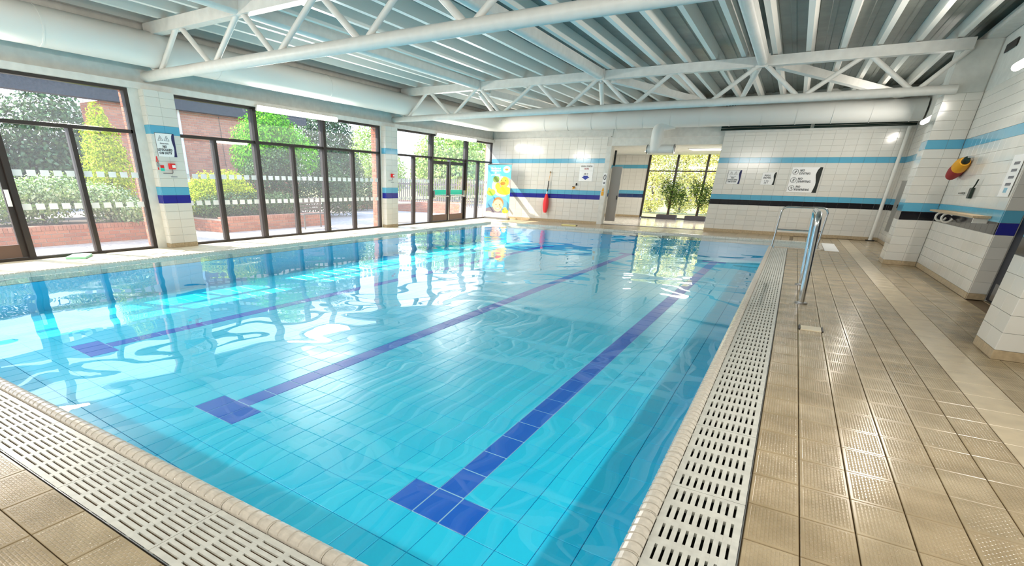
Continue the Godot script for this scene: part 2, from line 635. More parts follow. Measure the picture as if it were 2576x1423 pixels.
# one drain section: bars along z with nine slots across and five rows of them
func grating_mesh(row: float, slot_len: float) -> Mesh:
	var rows := 5
	var size := row * rows
	var g := Geo.new()
	var hw := 0.19
	var p := 0.0373
	var slot := 0.0135
	for k in 10:
		var x0 := -hw
		var x1 := hw if k == 9 else -4.0 * p + k * p - slot / 2.0
		if k > 0: x0 = -4.0 * p + (k - 1) * p + slot / 2.0
		g.box(Vector3(x0, -0.025, -size / 2 + 0.002), Vector3(x1, 0.0, size / 2 - 0.002), Transform3D.IDENTITY, "b")
	for r in rows:
		var zc := -size / 2 + row * (r + 0.5)
		for k in 9:
			var xc := -4.0 * p + k * p
			for e in [[zc - row / 2, zc - slot_len / 2], [zc + slot_len / 2, zc + row / 2]]:
				g.box(Vector3(xc - slot / 2, -0.025, e[0] + (0.002 if r == 0 and e[0] < zc else 0.0)), Vector3(xc + slot / 2, -0.001, e[1] - (0.002 if r == rows - 1 and e[0] > zc else 0.0)), Transform3D.IDENTITY, "blr")
	for r in rows + 1:
		var zc := clampf(-size / 2 + row * r, -size / 2 + 0.02, size / 2 - 0.02)
		for s in [-1, 1]:
			g.box(Vector3(s * hw - 0.004, -0.02, zc - 0.015), Vector3(s * hw + 0.004, -0.002, zc + 0.015), Transform3D.IDENTITY, "b")
	return g.mesh()

func build_drain() -> void:
	var m := grating_mesh(0.197, 0.132)
	var m2 := grating_mesh(0.183, 0.150)
	var long_r := 0.985
	var a := thing("overflow_grating", "long white slotted drain grating along the right pool edge beside beige deck", "grating")
	pbox(a, "trough", Vector3(-0.197, -0.30, -18.66), Vector3(0.19, -0.16, -0.84), M.trough)
	for k in 18:
		part(a, "grating_section", m, M.grating, at(-0.0085, 0.0, -0.93 - long_r / 2 - long_r * k))
	pbox(a, "edge_strip", Vector3(0.1835, -0.02, -18.66), Vector3(0.1885, 0.003, -0.84), M.steel_dull)
	var b := thing("overflow_grating", "white slotted drain grating across the near end of the pool", "grating")
	pbox(b, "trough", Vector3(-11.0, -0.30, -1.252), Vector3(-0.20, -0.16, -0.842), M.trough)
	for k in 12:
		part(b, "grating_section", m2, M.grating, Transform3D(Basis(Vector3.UP, PI / 2), Vector3(-0.30 - 0.915 / 2 - 0.915 * k, 0.0, -1.045)).scaled_local(Vector3(1.02, 1, 1)))
	pbox(b, "edge_strip", Vector3(-11.0, -0.02, -0.845), Vector3(-0.2, 0.003, -0.840), M.steel_dull)

func build_coping() -> void:
	# roll-edge tile, 0.09 across and rounded, with finger-grip ridges; runs along z, centred
	var g := Geo.new()
	var len := 0.383
	var prof := PackedVector2Array()
	prof.append(Vector2(0.046, -0.16))
	for k in 11:
		var a := PI * k / 10.0
		prof.append(Vector2(0.046 * cos(a), 0.0 + 0.030 * sin(a)))
	prof.append(Vector2(-0.046, -0.16))
	prof.reverse()
	g.sweep(prof, -len / 2, len / 2, true, true)
	for k in 5:
		var zc := -len / 2 + len * (k + 0.5) / 5.0
		var ring := []
		for j in 7:
			var a := PI * (0.12 + 0.76 * j / 6.0)
			ring.append([Vector2(0.046 * cos(a), 0.030 * sin(a)), Vector2(0.050 * cos(a), 0.0345 * sin(a))])
		for j in 6:
			var i0: Vector2 = ring[j][0]
			var o0: Vector2 = ring[j][1]
			var o1: Vector2 = ring[j + 1][1]
			var i1: Vector2 = ring[j + 1][0]
			var h := 0.029
			var nn := Vector3(o0.x + o1.x, (o0.y + o1.y) * 1.6, 0).normalized()
			g.quad(Vector3(o0.x, o0.y, zc - h), Vector3(o1.x, o1.y, zc - h), Vector3(o1.x, o1.y, zc + h), Vector3(o0.x, o0.y, zc + h), nn)
			g.quad(Vector3(o0.x, o0.y, zc - h), Vector3(o1.x, o1.y, zc - h), Vector3(i1.x, i1.y, zc - h - 0.004), Vector3(i0.x, i0.y, zc - h - 0.004), Vector3(0, 0.3, -1).normalized())
			g.quad(Vector3(o0.x, o0.y, zc + h), Vector3(o1.x, o1.y, zc + h), Vector3(i1.x, i1.y, zc + h + 0.004), Vector3(i0.x, i0.y, zc + h + 0.004), Vector3(0, 0.3, 1).normalized())
	var m := g.mesh()
	var c := thing("pool_coping", "pale rounded edge tiles with finger-grip ridges running round the pool rim", "coping")
	for k in 45:
		part(c, "edge_tile", m, M.coping, at(-0.2495, 0.002, -1.515 - 0.3875 * k))
	for k in 29:
		part(c, "edge_tile", m, M.coping, Transform3D(Basis(Vector3.UP, PI / 2), Vector3(-0.50 - 0.3645 * k, 0.002, -1.296)).scaled_local(Vector3(1, 1, 0.94)))
	for k in 51:
		part(c, "edge_tile", m, M.coping, Transform3D(Basis(Vector3.UP, PI), Vector3(-10.945, 0.002, -1.54 - 0.3875 * k)))
	for k in 31:
		part(c, "edge_tile", m, M.coping, Transform3D(Basis(Vector3.UP, -PI / 2), Vector3(-10.78 + 0.3875 * k, 0.002, -21.18)))
	for k in 3:
		part(c, "edge_tile", m, M.coping, Transform3D(Basis(Vector3.UP, PI / 2), Vector3(0.03 + 0.3875 * k, 0.002, -18.72)))
	for k in 6:
		part(c, "edge_tile", m, M.coping, at(1.02, 0.002, -18.96 - 0.3875 * k))

func build_pool() -> void:
	var pool := thing("pool_basin", "sunken swimming pool basin lined with bright cyan tiles and dark blue lane lines", "pool")
	var D := -0.685
	var g := Geo.new()
	g.box(Vector3(-11.2, D - 0.3, -21.5), Vector3(1.3, D - 0.012, -1.0))
	part(pool, "joint_bed", g.mesh(), M.pool_joint)
	# side walls
	var s := Geo.new()
	s.box(Vector3(-11.15, D - 0.05, -21.4), Vector3(-10.90, -0.165, -1.254))
	s.box(Vector3(-11.15, D - 0.05, -21.4), Vector3(1.2, -0.165, -21.15))
	s.box(Vector3(-11.15, D - 0.05, -1.33), Vector3(-0.203, -0.165, -1.254))
	s.box(Vector3(-0.285, D - 0.05, -18.74), Vector3(-0.203, -0.165, -1.254))
	s.box(Vector3(-0.285, D - 0.05, -18.74), Vector3(1.2, -0.31, -18.6))
	s.box(Vector3(1.0, D - 0.05, -21.4), Vector3(1.2, -0.31, -18.6))
	part(pool, "side_wall", s.mesh(), M.pool_side)
	# floor tiles; the rows drift slightly, as they lie in the photograph
	var tw := 0.242
	var tl := 0.3855
	var x_edges := []
	# columns: the lane lines fall on whole columns
	var list := []
	var right := -2.100
	while right < -0.30:
		list.append(right)
		right += tw
	list.append(right)
	var w1 := (-2.100 + 4.924) / 12.0
	var w2 := (-4.924 + 8.249) / 14.0
	var left := []
	for k in range(1, 13): left.append(-2.100 - w1 * k)
	for k in range(1, 15): left.append(-4.924 - w2 * k)
	for k in range(1, 12): left.append(-8.249 - 0.24 * k)
	left.reverse()
	x_edges = left + list
	var lane_cols := {}
	var bars := {}
	for lx in [-2.100, -4.924, -8.249]:
		var best := 0
		for k in x_edges.size():
			if absf(x_edges[k] - lx) < absf(x_edges[best] - lx): best = k
		lane_cols[best + 1] = true
		for q in 3: bars[best + q] = true
	var made := []
	for j in 52:
		for i in x_edges.size() - 1:
			var xc: float = (x_edges[i] + x_edges[i + 1]) / 2.0
			var zn := -2.573 + tl * 4 - tl * j
			var drift := 0.064 * (xc + 1.74)
			var zc := zn - tl / 2.0 + drift
			if zc > -1.2 or zc < -21.3 or x_edges[i] < -10.95: continue
			var dark: bool = (lane_cols.has(i) and j >= 5 and j <= 48) or (bars.has(i) and (j == 4 or j == 48))
			made.append([xc, zc, x_edges[i + 1] - x_edges[i], dark])
	var eye := Vector3(0.0, 1.6, 0)
	var order := []
	for k in made.size():
		var d: float = Vector3(made[k][0], D, made[k][1]).distance_to(eye)
		if made[k][1] > -1.75 and made[k][0] > -0.9: d += 60.0
		order.append([d, k])
	order.sort()
	var rest := Geo.new()
	var rest_dark := Geo.new()
	var cache := {}
	for q in order.size():
		var a: Array = made[order[q][1]]
		var key := roundi(a[2] * 10000) + (1000000 if a[3] else 0)
		var sh := Basis(Vector3(1, 0, 0.064), Vector3(0, 0, -1), Vector3(0, 1, 0))
		var t := Transform3D(sh, Vector3(a[0], D - 0.016, a[1]))
		if not cache.has(key):
			var sg := slab_geo(a[2] - (0.012 if a[3] else 0.006), tl - (0.016 if a[3] else 0.006), 0.016, 0.0025)
			cache[key] = [sg, sg.mesh()]
		if q < 300:
			part(pool, "lane_tile" if a[3] else "tile", cache[key][1], M.pool_lane if a[3] else M["pool%d" % (rng.randi() % 3)], t)
		else:
			merge(rest_dark if a[3] else rest, cache[key][0], t)
	part(pool, "floor_tiles", rest.mesh(), M.pool0).set_meta("kind", "stuff")
	part(pool, "lane_tiles", rest_dark.mesh(), M.pool_lane).set_meta("kind", "stuff")
	# pale joints between the dark lane tiles
	var lj := Geo.new()
	for a in made:
		if a[3]:
			lj.box(Vector3(a[0] - a[2] / 2.0, D - 0.011, a[1] - tl / 2.0), Vector3(a[0] + a[2] / 2.0, D - 0.0045, a[1] + tl / 2.0))
	part(pool, "lane_joint", lj.mesh(), M.lane_joint)
	# steps in the bay at the far right
	for k in 3:
		pbox(pool, "step", Vector3(0.55 - 0.3 * k, D - 0.02, -21.15), Vector3(1.0, -0.16 - 0.17 * k, -18.74), M.pool1)

func build_water() -> void:
	var nz := FastNoiseLite.new()
	nz.seed = 77
	nz.frequency = 0.33
	nz.fractal_octaves = 2
	var waves := []
	rng.seed = 5
	for k in 16:
		var lam := 0.55 * pow(1.2, k % 12) + 0.05 * rng.randf()
		var ang := rng.randf_range(-1.2, 1.2) + (PI / 2 if k % 3 else 0.3)
		waves.append([Vector2(cos(ang), sin(ang)) * TAU / lam, rng.randf() * TAU, WAVE * lam * (0.7 + 0.6 * rng.randf())])
	var height := func(x: float, z: float) -> float:
		var ph := 2.6 * nz.get_noise_2d(x, z)
		var amp := 0.55 + 0.9 * clampf(nz.get_noise_2d(x * 0.5 + 40.0, z * 0.5) + 0.35, 0.0, 1.0)
		var h := 0.0
		for w in waves:
			h += w[2] * sin(w[0].x * x + w[0].y * z + w[1] + ph * (1.0 + 0.15 * w[0].length()))
		# a disturbed patch in the middle of the pool, as where someone has just stirred it
		var dx := x + 3.3
		var dz := z + 4.9
		var r := sqrt(dx * dx + dz * dz)
		var stir := exp(-r * r / 3.2)
		h += WAVE * 0.9 * stir * sin(r * 6.2 + 1.5 * sin(2.0 * dx))
		return h * amp
	var g := Geo.new()
	for area in [[-10.897, -0.298, -21.130, -1.345], [-0.298, 0.972, -21.130, -18.768]]:
		var nx := int((area[1] - area[0]) / 0.062) + 1
		var nzc := int((area[3] - area[2]) / 0.062) + 1
		var hs := PackedFloat32Array()
		var dx: float = (area[1] - area[0]) / nx
		var dz: float = (area[3] - area[2]) / nzc
		hs.resize((nx + 3) * (nzc + 3))
		for j in nzc + 3:
			for i in nx + 3:
				hs[j * (nx + 3) + i] = height.call(area[0] + dx * (i - 1), area[2] + dz * (j - 1))
		var pts := PackedVector3Array()
		var nn := PackedVector3Array()
		pts.resize((nx + 1) * (nzc + 1))
		nn.resize((nx + 1) * (nzc + 1))
		for j in nzc + 1:
			for i in nx + 1:
				var q := (j + 1) * (nx + 3) + i + 1
				pts[j * (nx + 1) + i] = Vector3(area[0] + dx * i, -0.022 + hs[q], area[2] + dz * j)
				nn[j * (nx + 1) + i] = Vector3(-(hs[q + 1] - hs[q - 1]) / (2 * dx), 1, -(hs[q + nx + 3] - hs[q - nx - 3]) / (2 * dz)).normalized()
		for j in nzc:
			for i in nx:
				var a := j * (nx + 1) + i
				var b := a + 1
				var c := b + nx + 1
				var d := a + nx + 1
				g.tri(pts[a], pts[b], pts[c], nn[a], nn[b], nn[c])
				g.tri(pts[a], pts[c], pts[d], nn[a], nn[c], nn[d])
	var o := part(self, numbered("pool_water"), g.mesh(), M.water)
	tag(o, "clear rippling water filling the swimming pool to its rim", "water")

# ---------------------------------------------------------------- roof
func build_roof() -> void:
	var c := struct("ceiling")
	var g := Geo.new()
	g.box(Vector3(-13.2, 4.72, -24.8), Vector3(3.3, 4.9, 3.6))
	part(c, "roof_slab", g.mesh(), M.plaster)
	# trapezoid metal deck, ribs along the pool
	var pitch := 0.6445
	var rib := Geo.new()
	rib.sweep(PackedVector2Array([Vector2(0.085, 4.70), Vector2(0.048, 4.47), Vector2(-0.048, 4.47), Vector2(-0.085, 4.70)]), -24.3, 3.2)
	var rm := rib.mesh()
	var pan := Geo.new()
	var w := pitch - 0.17
	pan.sweep(PackedVector2Array([Vector2(w / 2, 4.70), Vector2(w / 2 - 0.01, 4.69), Vector2(0.055, 4.69), Vector2(0.04, 4.672), Vector2(-0.04, 4.672), Vector2(-0.055, 4.69), Vector2(-w / 2 + 0.01, 4.69), Vector2(-w / 2, 4.70)]), -24.3, 3.2)
	var pm := pan.mesh()
	for k in 25:
		var x := -12.78 + pitch * k
		if x > 2.9: break
		part(c, "roof_rib", rm, M.roof_rib, at(x, 0, 0))
		part(c, "roof_pan", pm, M.roof_pan, at(x + pitch / 2, 0, 0))
	# purlins between the trusses
	var x_nodes := [-9.15, -5.28, -1.4]
	var said := ["white roof purlin nearest the glazed wall", "white roof purlin over the middle of the pool", "white roof purlin nearest the right tiled wall"]
	for k in 3:
		var p := thing("roof_purlin", said[k], "beam", Vector3(x_nodes[k], 4.25, -7.0), "roof purlins running along the pool")
		var q := Geo.new()
		var prof := PackedVector2Array([Vector2(0.10, 0.22), Vector2(0.10, 0.06)])
		for s in 7:
			var a := PI * s / 6.0
			prof.append(Vector2(0.10 * cos(a), 0.06 - 0.06 * sin(a)))
		prof.append(Vector2(-0.10, 0.22))
		var rev := PackedVector2Array()
		for i in prof.size(): rev.append(prof[i])
		q.sweep(rev, -9.15, -0.5, true, true)
		q.sweep(rev, -0.3, 10.0, true, true)
		part(p, "beam_body", q.mesh(), M.white)
		for z in [-9.17, -0.42]:
			pbox(p, "gusset_plate", Vector3(-0.13, -0.02, z - 0.008), Vector3(0.13, 0.24, z + 0.008), M.white)
	# trusses
	truss(-7.4, 0.100, 0.052, "white tubular roof truss crossing nearest the camera", -12.66, 2.9)
	truss(-16.3, 0.090, 0.050, "white tubular roof truss crossing the far half of the pool", -12.66, 2.3)
	# braces that fan out from the far truss to the end wall
	var br := [[Vector3(-5.05, 4.32, -16.75), Vector3(-3.1, 4.32, -23.6), "rectangular"], [Vector3(-1.05, 4.32, -16.55), Vector3(2.2, 4.32, -23.6), "rectangular"], [Vector3(-9.35, 4.32, -17.4), Vector3(-8.55, 4.32, -23.6), "rectangular"], [Vector3(-5.45, 4.32, -16.9), Vector3(-7.4, 4.32, -23.6), "round"], [Vector3(-1.5, 4.32, -16.7), Vector3(-2.5, 4.32, -23.6), "round"], [Vector3(-9.7, 4.32, -17.4), Vector3(-11.7, 4.32, -22.3), "round"]]
	var where := ["over the middle of the far deck, leaning right", "at the right end of the far truss, leaning right", "at the window end of the far truss, leaning right", "over the middle of the far deck, leaning left", "at the right end of the far truss, leaning left", "at the window end of the far truss, leaning left"]
	for k in br.size():
		var a: Vector3 = br[k][0]
		var b: Vector3 = br[k][1]
		var o := thing("roof_brace", "white %s roof brace %s" % [br[k][2], where[k]], "brace", a, "roof braces beyond the far truss")
		var d := (b - a)
		if br[k][2] == "round":
			ptube(o, "brace_tube", [Vector3.ZERO, d], 0.075, M.white, 12)
		else:
			var q := Geo.new()
			var t := Transform3D(Basis.looking_at(d, Vector3.UP), d / 2)
			q.box(Vector3(-0.085, -0.09, -d.length() / 2), Vector3(0.085, 0.09, d.length() / 2), t)
			part(o, "brace_tube", q.mesh(), M.white)
		ptube(o, "end_lug", [Vector3.ZERO, -d.normalized() * 0.32], 0.035, M.white, 8)

func truss(z: float, rb: float, rd: float, label: String, x0: float, x1: float) -> void:
	var t := thing("roof_truss", label, "truss", Vector3(0, 0, z))
	ptube(t, "bottom_chord", [Vector3(x0, 3.565, 0), Vector3(x1, 3.565, 0)], rb, M.white, 20)
	var g := Geo.new()
	g.box(Vector3(-12.12, 4.25, -0.10), Vector3(x1, 4.455, 0.10))
	part(t, "top_chord", g.mesh(), M.white)
	var tops := [-11.05, -9.15, -7.2, -5.28, -3.33, -1.4, 0.6, 2.55]
	var bots := [-11.97, -10.1, -8.28, -6.27, -4.34, -2.42, -0.46, 1.6]
	for k in 8:
		if bots[k] < x1: ptube(t, "diagonal", [Vector3(bots[k] + 0.06, 3.60, 0), Vector3(min(tops[k] - 0.06, x1), 4.30, 0)], rd, M.white, 10)
		if k < 7: ptube(t, "diagonal", [Vector3(tops[k] + 0.06, 4.30, 0), Vector3(bots[k + 1] - 0.06, 3.60, 0)], rd, M.white, 10)
	ptube(t, "diagonal", [Vector3(-12.45, 3.95, 0), Vector3(-12.03, 3.60, 0)], rd, M.white, 10)
# ---------------------------------------------------------------- glazed wall on the left
const GX := -12.62

func pane(w: Node3D, z0: float, z1: float, y0: float, y1: float, squares: bool) -> void:
	var g := Geo.new()
	g.quad(Vector3(GX, y0, z0), Vector3(GX, y1, z0), Vector3(GX, y1, z1), Vector3(GX, y0, z1), Vector3(1, 0, 0))
	var p := part(w, "pane", g.mesh(), M.glass)
	if squares:
		var sq := Geo.new()
		sq.box(Vector3(0.003, -0.055, -0.078), Vector3(0.005, 0.055, 0.078))
		var m := sq.mesh()
		var n := maxi(1, roundi((z1 - z0) / 0.243))
		var gap := (z1 - z0) / n
		for y in [1.60, 0.985]:
			if y < y0 + 0.06 or y > y1 - 0.06: continue
			for k in n:
				part(p, "marker_square", m, M.sticker, at(GX, y, z0 + gap * (k + 0.5)))

func bar(w: Node3D, called: String, y0: float, y1: float, z0: float, z1: float, d0 := -0.07, d1 := 0.06, m: Material = null) -> void:
	var g := Geo.new()
	g.box(Vector3(GX + d0, y0, z0), Vector3(GX + d1, y1, z1))
	part(w, called, g.mesh(), m if m else M.frame)

# major posts run full height, minor ones stop at the transom
func window_bay(z_far: float, z_near: float, majors: Array, minors: Array, skip_low: Array) -> Node3D:
	var w := struct("window_%d" % win_n)
	win_n += 1
	bar(w, "head", 3.25, 3.31, z_far, z_near)
	bar(w, "sill", -0.01, 0.05, z_far, z_near)
	bar(w, "jamb", 0.05, 3.25, z_far, z_far + 0.09)
	bar(w, "jamb", 0.05, 3.25, z_near - 0.09, z_near)
	for z in majors:
		bar(w, "post", 0.05, 3.25, z - 0.055, z + 0.055, -0.10, 0.10)
	for z in minors:
		bar(w, "post", 0.05, 2.44, z - 0.045, z + 0.045, -0.08, 0.08)
	var ups: Array = [z_far] + majors + [z_near]
	ups.sort()
	for k in ups.size() - 1:
		bar(w, "transom", 2.44, 2.505, ups[k] + 0.055, ups[k + 1] - 0.055)
		pane(w, ups[k] + 0.055, ups[k + 1] - 0.055, 2.505, 3.25, false)
	var lows: Array = [z_far] + majors + minors + [z_near]
	lows.sort()
	for k in lows.size() - 1:
		var mid: float = (lows[k] + lows[k + 1]) / 2.0
		var is_door := false
		for d in skip_low:
			if mid > d[0] and mid < d[1]: is_door = true
		if not is_door:
			pane(w, lows[k] + 0.05, lows[k + 1] - 0.05, 0.05, 2.44, true)
	return w

var win_n := 1
var door_n := 1

func glazed_door(z0: float, z1: float, hinge_far: bool, bar_kit: bool) -> void:
	var d := struct("door_%d" % door_n)
	door_n += 1
	var t := 2.37
	bar(d, "stile", 0.06, t, z0, z0 + 0.10, -0.03, 0.04)
	bar(d, "stile", 0.06, t, z1 - 0.10, z1, -0.03, 0.04)
	bar(d, "top_rail", t - 0.12, t, z0 + 0.10, z1 - 0.10, -0.03, 0.04)
	bar(d, "bottom_rail", 0.06, 0.30, z0 + 0.10, z1 - 0.10, -0.03, 0.04, M.door_rail)
	var g := Geo.new()
	g.quad(Vector3(GX, 0.30, z0 + 0.10), Vector3(GX, t - 0.12, z0 + 0.10), Vector3(GX, t - 0.12, z1 - 0.10), Vector3(GX, 0.30, z1 - 0.10), Vector3(1, 0, 0))
	part(d, "pane", g.mesh(), M.glass)
	if bar_kit:
		ptube(d, "push_bar", [Vector3(GX + 0.10, 1.03, z0 + 0.06), Vector3(GX + 0.10, 1.03, z1 - 0.06)], 0.022, M.steel, 10)
		pbox(d, "push_plate", Vector3(GX + 0.008, 1.09, z0 + 0.17), Vector3(GX + 0.02, 1.27, z1 - 0.17), M.turquoise)
		pbox(d, "plate_edge", Vector3(GX + 0.006, 1.075, z0 + 0.155), Vector3(GX + 0.0075, 1.285, z1 - 0.155), M.sign_white)
		var zl := z1 - 0.06 if hinge_far else z0 + 0.06
		pbox(d, "latch_box", Vector3(GX + 0.04, 0.98, zl - 0.05), Vector3(GX + 0.12, 1.25, zl + 0.05), M.steel_dull)
		for z in [z0 + 0.07, z1 - 0.07]:
			ptube(d, "bar_arm", [Vector3(GX + 0.03, 1.06, z), Vector3(GX + 0.10, 1.03, z)], 0.014, M.steel, 8)
	else:
		ptube(d, "pull_handle", bend([Vector3(GX + 0.04, 1.0, z1 - 0.2), Vector3(GX + 0.10, 1.0, z1 - 0.2), Vector3(GX + 0.10, 1.35, z1 - 0.2), Vector3(GX + 0.04, 1.35, z1 - 0.2)], 0.03), 0.015, M.steel, 10)
		pbox(d, "latch_plate", Vector3(GX + 0.04, 1.0, z0 + 0.02), Vector3(GX + 0.06, 1.3, z0 + 0.09), M.sign_white)

func build_left() -> void:
	window_bay(-6.96, 3.0, [-4.36, -1.76, 0.84], [-5.63, -3.06], [[-4.36, -3.06]])
	glazed_door(-4.30, -3.11, true, false)
	window_bay(-15.55, -7.87, [-10.23, -12.80], [-8.93, -11.52, -14.12], [])
	var w := window_bay(-24.10, -16.32, [-18.83, -21.60], [-17.62, -22.75], [[-21.60, -18.83]])
	bar(w, "door_mullion", 0.05, 2.44, -20.24, -20.18, -0.05, 0.06, M.steel_dull)
	glazed_door(-20.18, -18.89, true, true)
	glazed_door(-21.54, -20.24, false, true)
	# wall over the glass
	var l := struct("wall_left")
	pbox(l, "upper_wall", Vector3(-13.0, 3.31, -24.4), Vector3(-12.56, 4.72, 3.2), M.plaster)
	pbox(l, "lintel", Vector3(-12.56, 3.31, -24.0), Vector3(-12.46, 3.43, 3.2), M.white)
	pbox(l, "wall_plate", Vector3(-12.56, 4.34, -24.0), Vector3(-12.22, 4.50, 3.2), M.white)
	pbox(l, "plate_edge", Vector3(-12.56, 4.315, -24.0), Vector3(-12.27, 4.34, 3.2), M.frame)
	pbox(l, "pier", Vector3(-13.0, 0.0, 3.0), Vector3(-12.56, 3.31, 3.4), M.plaster)
	for z in [[-7.87, -6.96], [-16.32, -15.55], [-24.5, -24.1]]:
		pbox(l, "pier", Vector3(-12.66, -0.05, z[0]), Vector3(-12.56, 3.31, z[1]), M.plaster)
		# outer leaf of brick
		var g := Geo.new()
		g.box(Vector3(-12.99, -0.05, z[0] + 0.03), Vector3(-12.70, 3.31, z[1] - 0.03))
		part(l, "mortar_core", g.mesh(), M.mortar)
		var bk := Geo.new()
		bk.tinted = true
		bricks(bk, Vector3(-12.99, -0.05, z[1] - 0.03), Vector3(1, 0, 0), Vector3(0, 0, 1), 0.29, 3.36)
		bricks(bk, Vector3(-12.70, -0.05, z[0] + 0.03), Vector3(-1, 0, 0), Vector3(0, 0, -1), 0.29, 3.36)
		bricks(bk, Vector3(-12.99, -0.05, z[0] + 0.03), Vector3(0, 0, 1), Vector3(-1, 0, 0), z[1] - z[0] - 0.06, 3.4)
		part(l, "bricks", bk.mesh(), M.brick).set_meta("kind", "stuff")
	# tiled columns between the windows
	column(-7.90, -7.20, "white tiled column carrying the lifeguard notice and a red call point")
	column(-16.30, -15.62, "white tiled column left of the double glazed doors")

func column(z0: float, z1: float, label: String) -> void:
	var c := thing("tiled_column", label, "column", Vector3(-12.45, 0, (z0 + z1) / 2))
	var h := (z1 - z0) / 2
	pbox(c, "core", Vector3(-0.11, 0, -h), Vector3(0.07, 3.31, h), M.grout)
	tile_face(c, Vector3(0.07, 0, h), Vector3(0, 0, -1), Vector3(1, 0, 0), h * 2, 3.31, M.band_navy, 300)
	tile_face(c, Vector3(-0.11, 0, h), Vector3(1, 0, 0), Vector3(0, 0, 1), 0.18, 3.31, M.band_navy, 300)

func bricks(g: Geo, p0: Vector3, u: Vector3, nrm: Vector3, length: float, high: float) -> void:
	var bw := 0.272
	var bh := 0.0915
	var row := 0
	var y := 0.0
	while y < high - 0.03:
		var x := -bw / 2 if row % 2 else 0.0
		while x < length - 0.03:
			var a := maxf(x, 0.0)
			var b := minf(x + bw, length)
			if b - a > 0.04:
				var c := p0 + u * ((a + b) / 2) + Vector3(0, y + bh / 2, 0)
				var k := rng.randf()
				g.tint = Color(0.58, 0.19, 0.105).lerp(Color(0.72, 0.30, 0.18), k).lerp(Color(0.46, 0.17, 0.12), 0.5 if rng.randf() < 0.12 else 0.0)
				g.slab(b - a - 0.014, minf(bh, high - y) - 0.013, 0.012, 0.004, facing(u, nrm, c))
			x += bw
		y += bh
		row += 1

# ---------------------------------------------------------------- far and right walls
func build_far() -> void:
	var f := struct("wall_far")
	pbox(f, "core", Vector3(-12.9, 0, -24.4), Vector3(-6.95, 4.72, -24.012), M.grout)
	pbox(f, "core", Vector3(-2.75, 0, -24.3), Vector3(3.2, 4.72, -23.912), M.grout)
	tile_face(f, Vector3(-12.56, 0, -24.012), Vector3(1, 0, 0), Vector3(0, 0, 1), 12.56 - 7.12, 3.46, M.band_navy, 150, 0.0, 0.34, 0.27)
	tile_face(f, Vector3(-2.75, 0, -23.912), Vector3(1, 0, 0), Vector3(0, 0, 1), 5.5, 3.46, M.band_black, 150)
	tile_face(f, Vector3(-2.75, 0, -24.3), Vector3(0, 0, 1), Vector3(-1, 0, 0), 0.39, 3.10, M.band_black, 0)
	pbox(f, "door_post", Vector3(-7.12, 0, -24.35), Vector3(-6.92, 3.10, -23.96), M.plaster)
	pbox(f, "opening_beam", Vector3(-6.95, 3.10, -24.4), Vector3(-2.75, 4.72, -24.0), M.plaster)
	pbox(f, "upper_wall", Vector3(-12.5, 3.46, -24.015), Vector3(-6.95, 4.72, -23.985), M.plaster)
	pbox(f, "upper_wall", Vector3(-2.75, 3.46, -23.915), Vector3(2.75, 4.72, -23.885), M.plaster)
	pbox(f, "cable_trunking", Vector3(-12.5, 3.43, -24.0), Vector3(-7.0, 3.46, -23.95), M.white)
	pbox(f, "cable_trunking", Vector3(-6.95, 3.36, -24.0), Vector3(-2.75, 3.385, -23.97), M.white)
	# seating bay behind the opening
	var b := struct("wall_bay")
	var bz := -31.3
	pbox(b, "core", Vector3(-9.3, 0, bz - 0.3), Vector3(-6.92, 3.3, bz - 0.012), M.grout)
	tile_face(b, Vector3(-9.2, 0, bz - 0.012), Vector3(1, 0, 0), Vector3(0, 0, 1), 2.28, 3.1, M.band_bay, 0)
	pbox(b, "side_wall", Vector3(-9.5, 0, bz - 0.3), Vector3(-9.2, 3.3, -24.4), M.plaster)
	pbox(b, "side_wall", Vector3(-2.75, 0, bz - 0.3), Vector3(-2.45, 3.3, -24.3), M.plaster)
	pbox(b, "bay_ceiling", Vector3(-9.5, 3.10, bz - 0.3), Vector3(-2.45, 3.35, -24.42), M.plaster)
	var w := struct("window_%d" % win_n)
	win_n += 1
	var g := Geo.new()
	for x in [-6.90, -5.50, -4.07, -2.80]:
		pbox(w, "post", Vector3(x - 0.05, 0.02, bz - 0.06), Vector3(x + 0.05, 3.10, bz + 0.05), M.frame)
	for q in [[-6.85, -5.55], [-5.45, -4.12], [-4.02, -2.85]]:
		pbox(w, "transom", Vector3(q[0], 2.30, bz - 0.04), Vector3(q[1], 2.355, bz + 0.04), M.frame)
		pbox(w, "sill", Vector3(q[0], 0.0, bz - 0.05), Vector3(q[1], 0.05, bz + 0.05), M.frame)
		for y in [[0.05, 2.30], [2.355, 3.10]]:
			var p := Geo.new()
			p.quad(Vector3(q[0], y[0], bz), Vector3(q[1], y[0], bz), Vector3(q[1], y[1], bz), Vector3(q[0], y[1], bz), Vector3(0, 0, 1))
			var pn := part(w, "pane", p.mesh(), M.glass)
			if y[0] < 1.0:
				var sq := Geo.new()
				sq.box(Vector3(-0.055, -0.055, 0.003), Vector3(0.055, 0.055, 0.005))
				for yy in [1.55, 0.95]:
					for k in 5:
						part(pn, "marker_square", sq.mesh(), M.sticker, at(q[0] + (k + 0.5) * (q[1] - q[0]) / 5.0, yy, bz))
	# grey door leaf standing open at the opening
	var d := struct("door_%d" % door_n)
	door_n += 1
	pbox(d, "leaf", Vector3(-6.90, 0.13, -24.46), Vector3(-6.47, 2.33, -24.41), M.grey_door)
	pbox(d, "closer", Vector3(-6.88, 2.36, -24.46), Vector3(-6.80, 2.95, -24.40), M.black)
	pbox(d, "handle", Vector3(-6.53, 1.02, -24.41), Vector3(-6.50, 1.18, -24.37), M.black)

